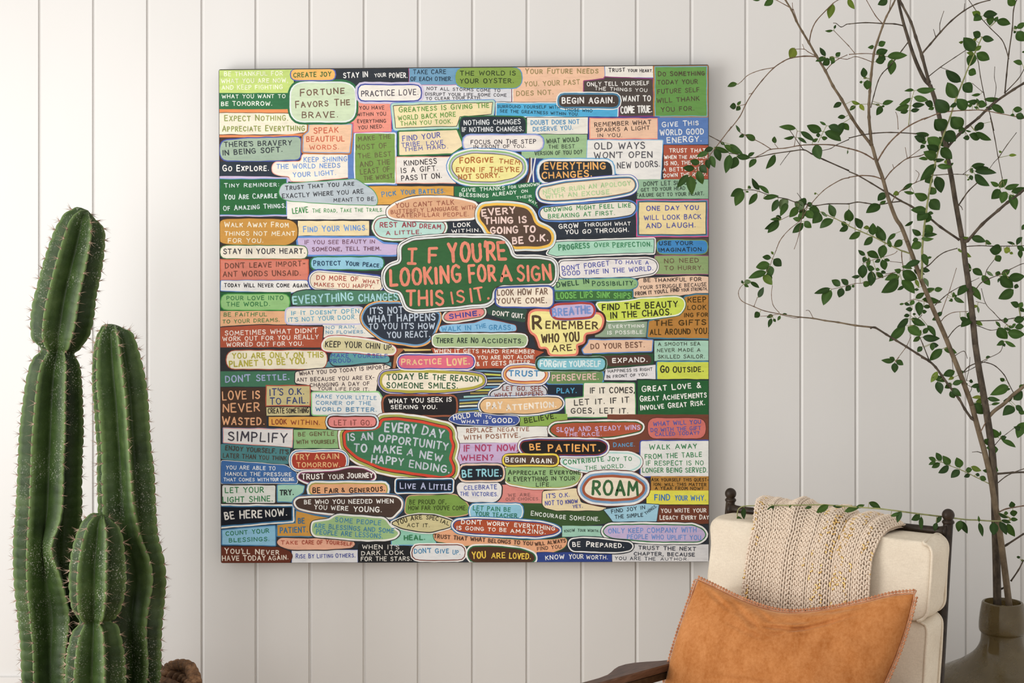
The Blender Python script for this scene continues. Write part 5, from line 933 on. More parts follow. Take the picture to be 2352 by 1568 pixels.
pw = thing('throw_pillow', 'rust orange velvet pillow with beaded edge leaning on the armchair seat', 'pillow', CH, CR)
mb.build('velvet_cover', velvet(), pw)
mb = MB(); TRIM = simple('looped_trim', (.36, .13, .05), (.56, .27, .14), 80, .7)
edge = []
for c in (top, rgt, list(reversed(bot)), list(reversed(lft))): edge += c[:-1]
e3 = [Vector((0, PY0, PZ0)) + Vector((p.x, 0, 0)) + PD*p.y + PN*.003 for p in edge]
cen = sum(e3, Vector())/len(e3)
seglen = [0]
for i in range(1, len(e3)+1): seglen.append(seglen[-1]+(e3[i % len(e3)]-e3[i-1]).length)
per = seglen[-1]; K = int(per/.0068); pts = []
for k in range(K):
    s = per*k/K; i = next(q for q in range(len(e3)) if seglen[q+1] >= s)
    t = (s-seglen[i])/max(1e-9, seglen[i+1]-seglen[i]); a, b = e3[i], e3[(i+1) % len(e3)]
    p = a.lerp(b, t); d = (b-a).normalized(); nn = d.cross(PN).normalized()
    if (p+nn*.01-cen).length < (p-cen).length: nn = -nn
    pts.append((p, d, nn))
zig = []
for k, (p, d, nn) in enumerate(pts):
    mb.ball(p+nn*.0068, .0023, 8, 6)
    zig += [p + nn*.0002, p + d*.0017 + nn*.0052, p + d*.0034 + nn*.0066, p + d*.0051 + nn*.0052]
mb.tube(zig, .0011, 5, closed=True)
mb.tube([p + nn*.0015 for p, d, nn in pts], .0016, 6, closed=True)
tr = mb.build('beaded_trim', TRIM, pw); tr['label'] = 'paler looped and beaded edging'

# ---------------------------------------------------------------- knitted throw over the chair back
def knit_mat():
    m, nt, b = new_mat('chunky_cotton_yarn')
    a = nt.nodes.new('ShaderNodeAttribute'); a.attribute_name = 'Col'
    sep = nt.nodes.new('ShaderNodeSeparateColor'); nt.links.new(a.outputs['Color'], sep.inputs[0])
    n = tex_noise(nt, 260, 3, .6, coords(nt))
    c = ramp(nt, n.outputs[0], [(.3, (.60, .48, .37)), (.7, (.82, .69, .56))])
    nt.links.new(mixc(nt, sep.outputs[0], c, (.75, .50, .17)), b.inputs['Base Color'])
    nt.links.new(sep.outputs[0], b.inputs['Metallic'])
    r = nt.nodes.new('ShaderNodeMapRange'); nt.links.new(sep.outputs[0], r.inputs[0]); r.inputs[3].default_value = .85; r.inputs[4].default_value = .28
    nt.links.new(r.outputs[0], b.inputs['Roughness']); b.inputs['Specular IOR Level'].default_value = .2
    bump(nt, b, n.outputs[0], .3, .001); return m
KN = knit_mat()
prof = crom([Vector((f, z, 0)) for f, z in ((-.024, .70), (-.026, .80), (-.025, .895), (-.018, .925), (.006, .938), (.045, .940), (.085, .933), (.116, .912), (.136, .876), (.146, .82), (.147, .75), (.145, .68), (.143, .60))], 10)
PL = [0]
for i in range(1, len(prof)): PL.append(PL[-1]+(prof[i]-prof[i-1]).length)
PTOT = PL[-1]; P_RAIL = PL[40]          # arc length where the cloth crosses the rail
def prof_at(s):
    s = min(max(s, 0), PTOT-1e-6); lo = next(i for i in range(len(PL)-1) if PL[i+1] >= s)
    t = (s-PL[lo])/max(1e-9, PL[lo+1]-PL[lo]); a = prof[lo].lerp(prof[lo+1], t); d = (prof[lo+1]-prof[lo]).normalized()
    return a, d
PRC = [prof_at(PTOT*i/400) for i in range(401)]
def throw_base(u, s):
    """u across 0..1, s metres along; returns point and outward normal in the chair frame"""
    a, d = PRC[min(400, max(0, int(round(s/PTOT*400))))]
    k = (s-P_RAIL)
    xl = interp(k, [-.3, -.05, .05, .13, .35, .6], [-.178, -.174, -.158, -.128, -.132, -.142])
    xr = interp(k, [-.3, -.05, .02, .10, .16, .35, .6], [.158, .158, .160, .150, .142, .148, .150])
    x = lerp(xl, xr, u)
    nrm = Vector((d.y, -d.x))                                  # (f,z) outward: left of travel
    if nrm.x < 0 and k > .1: nrm = -nrm
    if k <= .1: nrm = Vector((-d.y, d.x)) 
    if k > .1 and nrm.x < 0: nrm = -nrm
    amp = interp(k, [-.2, 0, .08, .2, .5], [.003, .0042, .0040, .0030, .003])
    fold = amp*(math.sin(u*24+.8*math.sin(k*9)) + .6*math.sin(u*41+1.3))
    # gathered bundle at the right, falling lower over the rail end
    fl = math.exp(-((u-.92)/.10)**2)*interp(k, [-.1, 0, .12, .3], [0, .002, .012, .004])
    drop = -.016*max(0, (u-.62)/.38)**1.6*interp(k, [-.2, -.05, .06, .12, .2], [0, 1, 1, .6, 0]) + .010*math.exp(-((u-.25)/.25)**2)*interp(k, [-.1, 0, .07, .12], [0, 1, .8, 0])
    f = a.x+nrm.x*(fold+fl); z = a.y+nrm.y*(fold+fl)+drop
    return Vector((x, yb(z)-f, z)), Vector((0, -nrm.x, nrm.y))
mb = MB(); mb.c = []; rk = random.Random(5)
WALES, CO = 28, .0097; ncourse = int(PTOT/CO)
for c in range(ncourse):
    s0 = (c+.5)*CO; k = s0-P_RAIL
    if k < -.13: continue
    pts = []; gl = []; PP = 10
    for i in range(WALES*PP+1):
        th = 2*math.pi*i/PP; wl = i/PP
        uu = (wl+.17*math.sin(2*th))/WALES; ss = s0+CO*.86*math.cos(th)
        purl = -1 if (int(wl) % 5) == 4 else 1
        p, nn = throw_base(min(1, max(0, uu)), ss)
        pts.append(p+nn*(.0012*math.cos(2*th)*purl + (.0012 if purl > 0 else -.0008)) + Vector((rk.uniform(-1, 1), rk.uniform(-1, 1), rk.uniform(-1, 1)))*.00022)
        gl.append(wl)
    o = len(mb.v); mb.tube(pts, [.00205*(1+.1*math.sin(i*1.7)) for i in range(len(pts))], 6)
    fl = {}
    for i in range(len(pts)):
        key = int(gl[i]*2); u = gl[i]/WALES
        if key not in fl:
            pr = .30*math.exp(-((u-.66)/.15)**2)*interp(k, [0, .05, .12, .3], [.1, .4, 1, 1.1]) + .05*(u > .5) + (.10 if u < .06 else 0)
            fl[key] = 1 if rk.random() < pr*.62 else 0
        mb.c.extend([(fl[key]*.9, 0, 0)]*6)
# the cloth body behind the loops
nu, nv = 60, 110; o = len(mb.v)
for j in range(nv+1):
    for i in range(nu+1):
        s = lerp(P_RAIL-.13, PTOT-.004, j/nv); p, nn = throw_base(lerp(.006, .994, i/nu), s); mb.v.append(p-nn*.0050); mb.c.append((0, 0, 0))
for j in range(nv):
    for i in range(nu):
        a = o+j*(nu+1)+i; mb.f.append((a, a+1, a+nu+2, a+nu+1)); mb.mi.append(0)
t_ = mb.build('knitted_throw', KN); t_.location = CH; t_.rotation_euler = (0, 0, CR)
tag(t_, 'chunky cream knitted throw flecked with gold, draped over the armchair back', 'throw blanket')

# ---------------------------------------------------------------- demijohn vase with branches
VX, VY = at(2303, 1392, -.35).x, -.35
def glass_mat():
    m, nt, b = new_mat('smoky_olive_glass')
    v = coords(nt); n = tex_noise(nt, 8, 5, .65, v); n2 = tex_noise(nt, 30, 4, .7, v)
    nt.links.new(ramp(nt, n.outputs[0], [(.3, (.115, .078, .024)), (.6, (.19, .135, .052)), (.8, (.30, .23, .12))]), b.inputs['Base Color'])
    b.inputs['Roughness'].default_value = .16
    b.inputs['Transmission Weight'].default_value = .55; b.inputs['IOR'].default_value = 1.45
    nt.links.new(ramp(nt, n2.outputs[0], [(.4, (.10, .10, .10)), (.7, (.42, .42, .42))]), b.inputs['Roughness'])
    b.inputs['Specular IOR Level'].default_value = .5; return m
vs_ = thing('vase', 'big smoky olive glass demijohn bottle behind the armchair holding leafy branches', 'vase', (VX, VY, 0))
outer = [(.0, .0), (.16, .0), (.195, .012), (.222, .06), (.236, .14), (.240, .23), (.236, .32), (.224, .40), (.203, .462), (.176, .505), (.152, .530), (.137, .545), (.117, .556), (.098, .566), (.078, .580), (.064, .592), (.0545, .604), (.0485, .618), (.0465, .632), (.0468, .640), (.0495, .643), (.0512, .650), (.0505, .668), (.0478, .690), (.0452, .704), (.0440, .708), (.0412, .7095)]
inner = [(.0385, .707), (.0382, .69), (.040, .66), (.0415, .63), (.046, .608), (.060, .586), (.095, .559), (.147, .523), (.196, .455), (.228, .32), (.232, .23), (.228, .14), (.214, .065), (.188, .02), (.15, .008), (0, .008)]
def smooth_prof(p): return [(max(0, q.x), q.y) for q in crom([Vector((a, b, 0)) for a, b in p], 3)]
mb = MB(); mb.lathe(smooth_prof(outer+inner), (0, 0, 0), 72); mb.build('glass_bottle', glass_mat(), vs_)

TWIGS = """A 18 13 d 2293,1470 2291,1400 2289,1300 2286,1200 2284,1120 2279,1040 2268,960 2258,900 2249,850 2240,790
A 13 11 d 2240,790 2233,720 2226,660 2217,600 2213,560 2209,545
A 11 9 d 2209,545 2203,510 2194,460 2186,410 2178,370 2170,320 2158,270 2148,230 2136,195
A 9 5 d 2136,195 2122,180 2101,134 2084,82 2074,48 2065,10 2061,-12
A 7 4 d 2134,190 2118,130 2103,84 2092,50 2072,11 2062,-12
B 15 11 b 2322,1470 2319,1405 2313,1350 2304,1280 2293,1200 2284,1150 2276,1100 2262,1040 2248,990 2232,930
B 11 9 b 2232,930 2210,870 2190,820 2170,770 2150,725 2135,690 2115,640 2097,590 2084,555
B 9 7 b 2084,555 2070,520 2057,500 2040,454 2027,408 2013,370 2005,341 2001,332
B 6.5 3 b 2001,332 1979,304 1956,270 1933,228 1913,197 1896,163 1875,128 1858,98 1843,73 1829,48 1818,23 1804,0 1796,-15
B 6.5 3 b 2002,333 1999,304 1996,269 1996,239 1998,210 2001,172 2007,124 2015,96 2027,61 2036,38 2051,10 2062,-14
A 6.5 5 d 2215,550 2222,553 2256,515 2294,482 2314,465 2342,444 2352,436 2385,412
A 6 5 d 2176,338 2203,308 2222,291 2248,270 2264,254 2285,235 2329,205 2352,191 2385,172
C 4.5 3 g 2117,640 2118,617 2118,578 2120,551 2123,520 2128,480 2138,420 2149,370 2157,340 2168,308 2182,270
C 3.5 2 g 2182,270 2195,230 2210,191 2225,153 2241,117 2256,84
A 5 2.5 d 2204,551 2160,521 2134,500 2092,473 2069,461 2042,444 2030,438 2002,421 1969,402 1950,394
A 3 1.6 d 1950,392 1891,366 1864,353 1846,344 1818,347 1776,353 1737,361 1722,362 1692,354 1674,352
A 2 1.4 d 1846,344 1839,335 1814,299
B 2.6 2 b 1875,130 1848,129 1818,133 1799,141 1776,157 1751,184 1728,214 1713,239 1699,268 1674,300
B 2 1.2 b 1680,291 1655,324 1642,341 1632,354 1623,366 1607,379 1596,392 1588,404
B 2 1.5 d 1657,326 1649,322 1632,313 1627,311
B 1.6 1.2 b 1778,155 1751,160 1732,166 1716,174 1703,187 1694,194
B 1.5 1 b 1713,239 1699,243
B 1.5 1 b 1728,214 1720,216
B 2.4 1.8 b 1859,96 1864,71 1875,48 1898,23 1913,8 1925,0
B 1.7 1.2 b 1873,128 1856,119 1847,113 1825,113
B 1.3 1 b 1847,113 1843,101
B 2 1.4 b 1814,17 1783,0
B 1.5 1 b 1821,23 1820,6
B 1.8 1.4 b 1831,48 1822,21
B 2 1.6 b 1896,163 1910,147 1925,136 1946,126
B 1.8 1.3 b 1950,125 1979,123 2007,124 2036,130
B 1.6 1.2 b 2004,143 1984,135 1965,130 1950,135
B 1.5 1.2 b 1950,134 1944,136 1919,132
B 1.5 1.2 b 1963,122 1950,106
B 1.5 1 b 1950,106 1915,70
A 3 2 d 2074,59 2055,55 2027,54 1988,52 1950,55
A 2 1.4 d 1950,55 1944,56 1932,62 1921,54 1914,53
B 2 1.3 b 2028,55 2011,36 1990,0
B 1.8 1.2 b 2042,29 2046,0
A 2.5 2 d 2085,98 2072,115 2055,138 2038,157 2027,168 2017,186 2007,220 2000,247
A 4 2.2 d 2116,125 2137,101 2160,74 2185,48 2214,25 2243,9 2275,0
A 1.6 1.1 d 2159,73 2159,54 2168,25
A 1.6 1.1 d 2149,84 2144,67
A 1.6 1.1 d 2214,25 2216,8
A 2.2 1.6 d 2130,178 2159,155 2193,132 2222,113
A 1.4 1 d 2159,154 2183,163
A 3 2 d 2308,214 2312,172 2317,124 2325,67 2328,23 2335,0
A 2.2 1.5 d 2317,136 2310,111 2300,90 2275,65 2254,42 2237,17 2225,0
A 2.2 1.6 d 2308,213 2338,182 2352,159
A 2 1.4 d 2266,241 2260,216 2252,176 2247,142 2241,130
A 1.3 1 d 2260,214 2233,191
A 1.3 1 d 2283,235 2288,201 2284,178 2285,153
A 2 1.6 d 2271,251 2279,283 2283,300
A 2 1.5 d 2275,270 2285,318 2292,358 2302,410
A 1.8 1.2 d 2293,363 2313,333 2335,304
A 1.4 1 d 2293,363 2283,373 2273,387
A 1.4 1 g 2294,362 2313,358
B 3.2 2.6 b 2016,369 2027,350 2042,329 2063,308 2088,289 2118,274 2130,270
B 2.6 1.6 b 2122,274 2157,260 2189,255 2227,253 2256,253 2294,260 2329,267 2352,272
B 1.4 1 b 2063,297 2061,268 2057,257
B 1.5 1.2 g 2087,287 2091,245 2099,209
B 2.6 2 b 2032,413 2046,394 2065,377 2084,364 2113,358 2122,354
B 1.8 1.2 b 2084,364 2113,343
B 1.3 .9 b 2084,364 2079,338
B 1.3 .9 b 2053,386 2050,377
B 2.6 2.2 d 2001,307 2007,306 2046,304 2103,307 2132,312
B 2.4 2.2 d 2001,307 1979,310 1950,317
B 2 1.2 d 1950,320 1921,333 1908,341 1887,346
B 3 2.6 b 2007,366 1988,354 1969,346 1950,341
B 2.6 1.6 b 1950,341 1913,333 1871,332 1837,334 1804,340 1770,343 1753,352 1737,360
B 1.8 1.2 b 1770,342 1753,331 1734,321 1709,309 1699,304
B 1.3 1 b 1824,336 1831,301
B 1.3 1 g 1879,327 1891,303 1898,289
B 1.2 1 b 1787,340 1779,330
B 1.4 1 d 1816,347 1804,362 1792,379
B 2.6 2.2 b 2027,412 2007,405 1979,403 1950,407
B 2.2 1.6 b 1950,408 1933,412 1906,427 1891,438 1875,454 1864,467
A 2.6 2.4 d 2071,462 2046,465 2017,470 1988,466 1969,464 1950,468
A 2.4 1.4 d 1950,468 1904,468 1875,472 1860,470 1827,464 1808,457 1787,453 1766,448 1745,440 1728,436 1707,436
A 1.4 1 d 1841,457 1831,443
B 2 1.6 b 2049,463 2057,450 2072,436 2103,419 2122,412 2143,402
B 1.4 1 b 2103,419 2111,400 2103,391
C 2 1.5 d 2142,402 2151,402 2176,400 2199,400 2218,401
C 1.6 1.2 d 2212,400 2229,387
A 3 2 d 2197,479 2212,456 2225,438 2243,421 2254,410
A 1.8 1.4 d 2201,469 2208,475 2211,482
B 3 2.2 g 2093,583 2072,576 2055,568 2032,557 2007,544 1979,532 1950,519
B 2.2 1.4 g 1950,517 1933,509 1917,501 1900,494 1885,486
A 1.6 1.2 b 1854,471 1848,480 1824,490 1795,504
A 1.6 1.4 b 1856,471 1848,490 1837,507 1814,526 1795,547 1784,570
A 1.5 1 b 1801,540 1790,555 1782,576 1774,595 1769,609 1761,624
A 1.4 1 b 1848,469 1834,542 1824,572
B 5.5 4.5 d 2239,965 2231,960 2216,939 2203,916 2178,883 2163,862 2149,843 2134,829 2117,820
B 4.5 4 d 2132,827 2107,812 2082,796 2059,782 2036,768 2010,752 2000,753
B 4 2 b 2010,752 1964,747 1925,740 1895,736 1868,731 1837,728 1816,725 1792,721
B 2 1.1 b 1792,721 1757,714 1732,704 1704,691 1696,674 1700,661 1707,653
B 1.5 1 b 1790,718 1776,701 1772,678 1774,655
B 1.2 .9 b 1732,703 1740,682
B 1.2 .9 b 1792,721 1782,722 1765,725 1746,726
B 1.4 .9 b 1868,731 1859,714 1851,713
B 1.4 .9 b 1841,728 1826,730 1807,726 1792,722
B 2 1.8 b 2088,581 2073,576 2071,588 2075,617
B 1.3 1 b 2071,603 2044,600
B 1.6 1.4 b 2077,619 2057,625 2034,629
B 1.6 1 b 2050,626 2033,634 1985,649 1964,651 1933,659 1910,664
B 1.4 1 b 2061,576 2050,584 2010,595 1981,605
B 2.5 2 d 2108,622 2132,610 2153,590 2172,578 2199,570
A 2.2 1.6 d 2218,566 2249,564 2277,565 2316,565 2352,564
A 2 1.5 d 2228,681 2243,662 2254,649 2274,639 2297,630 2321,618 2344,607 2352,605
A 1.6 1.2 d 2263,643 2266,621 2283,597
A 1.4 1 d 2230,647 2249,638
B 2 1.5 d 2147,701 2168,682 2184,670 2207,657
B 1.6 1 b 2163,716 2172,691 2182,664 2197,615
B 1.8 1.3 b 2162,737 2172,726 2191,717 2224,715
B 2 1.6 d 2178,775 2189,760 2203,748 2220,745
A 1.8 1.3 d 2237,746 2249,749 2274,758 2291,756
A 2.2 1.8 d 2237,737 2298,735 2325,731 2352,727
A 1.8 1.2 d 2314,746 2297,733 2283,718 2264,697 2254,662
A 1.2 .9 d 2262,697 2241,692
A 1.7 1.2 d 2247,834 2268,823 2297,808 2304,787
B 1.6 1.2 d 2193,817 2214,806 2222,823
B 2.2 1.4 d 2134,827 2119,789 2113,775 2101,743 2117,724
B 1.4 1 b 2082,796 2092,773
B 1.4 1 b 2082,796 2057,829
B 1.4 1 b 2092,689 2099,687 2115,691 2130,693
B 1.3 1 b 2065,820 2057,830 2055,833
B 2.6 1.8 d 2214,853 2226,841 2249,832 2268,833 2287,841 2306,860 2316,879 2329,904
B 1.8 1.2 d 2215,855 2237,844 2268,826
A 8 7 b 2268,961 2283,944 2306,927 2325,908 2344,893 2360,879
A 2.5 2 b 2251,994 2260,977 2268,962
A 1.6 1.2 d 2285,1022 2298,1007 2312,996 2329,983
B 2 1.3 g 2273,1111 2239,1094 2210,1080 2182,1069 2163,1061 2151,1057
A 5 4 d 2289,1088 2325,1085 2352,1084
A 2.2 1.8 d 2287,1113 2310,1094 2333,1083 2352,1076
B 2 1.2 d 2254,1040 2245,1037 2233,1038
B 1.4 1 d 2186,820 2189,849
B 1.4 1 d 2220,874 2226,843 2228,820
B 1.4 1 d 2223,908 2232,891 2220,883
A 5 4 d 2292,1263 2312,1251 2352,1225
A 4.5 3 d 2296,1354 2302,1351 2312,1345 2314,1343
B 3.5 2.5 d 2322,1334 2339,1309 2351,1286
B 3 2.5 b 2294,1176 2312,1168 2352,1161
B 3.4 3.2 g 2296,1179 2314,1186 2321,1193 2306,1196 2275,1196 2245,1194 2220,1193 2196,1190
B 3.2 3 g 2196,1190 2173,1187 2114,1180 2069,1174 2022,1168
B 3 2 g 2023,1168 2008,1167 1940,1162 1886,1159 1818,1160 1763,1160 1731,1161 1709,1162 1698,1167 1694,1175 1693,1189 1691,1211"""
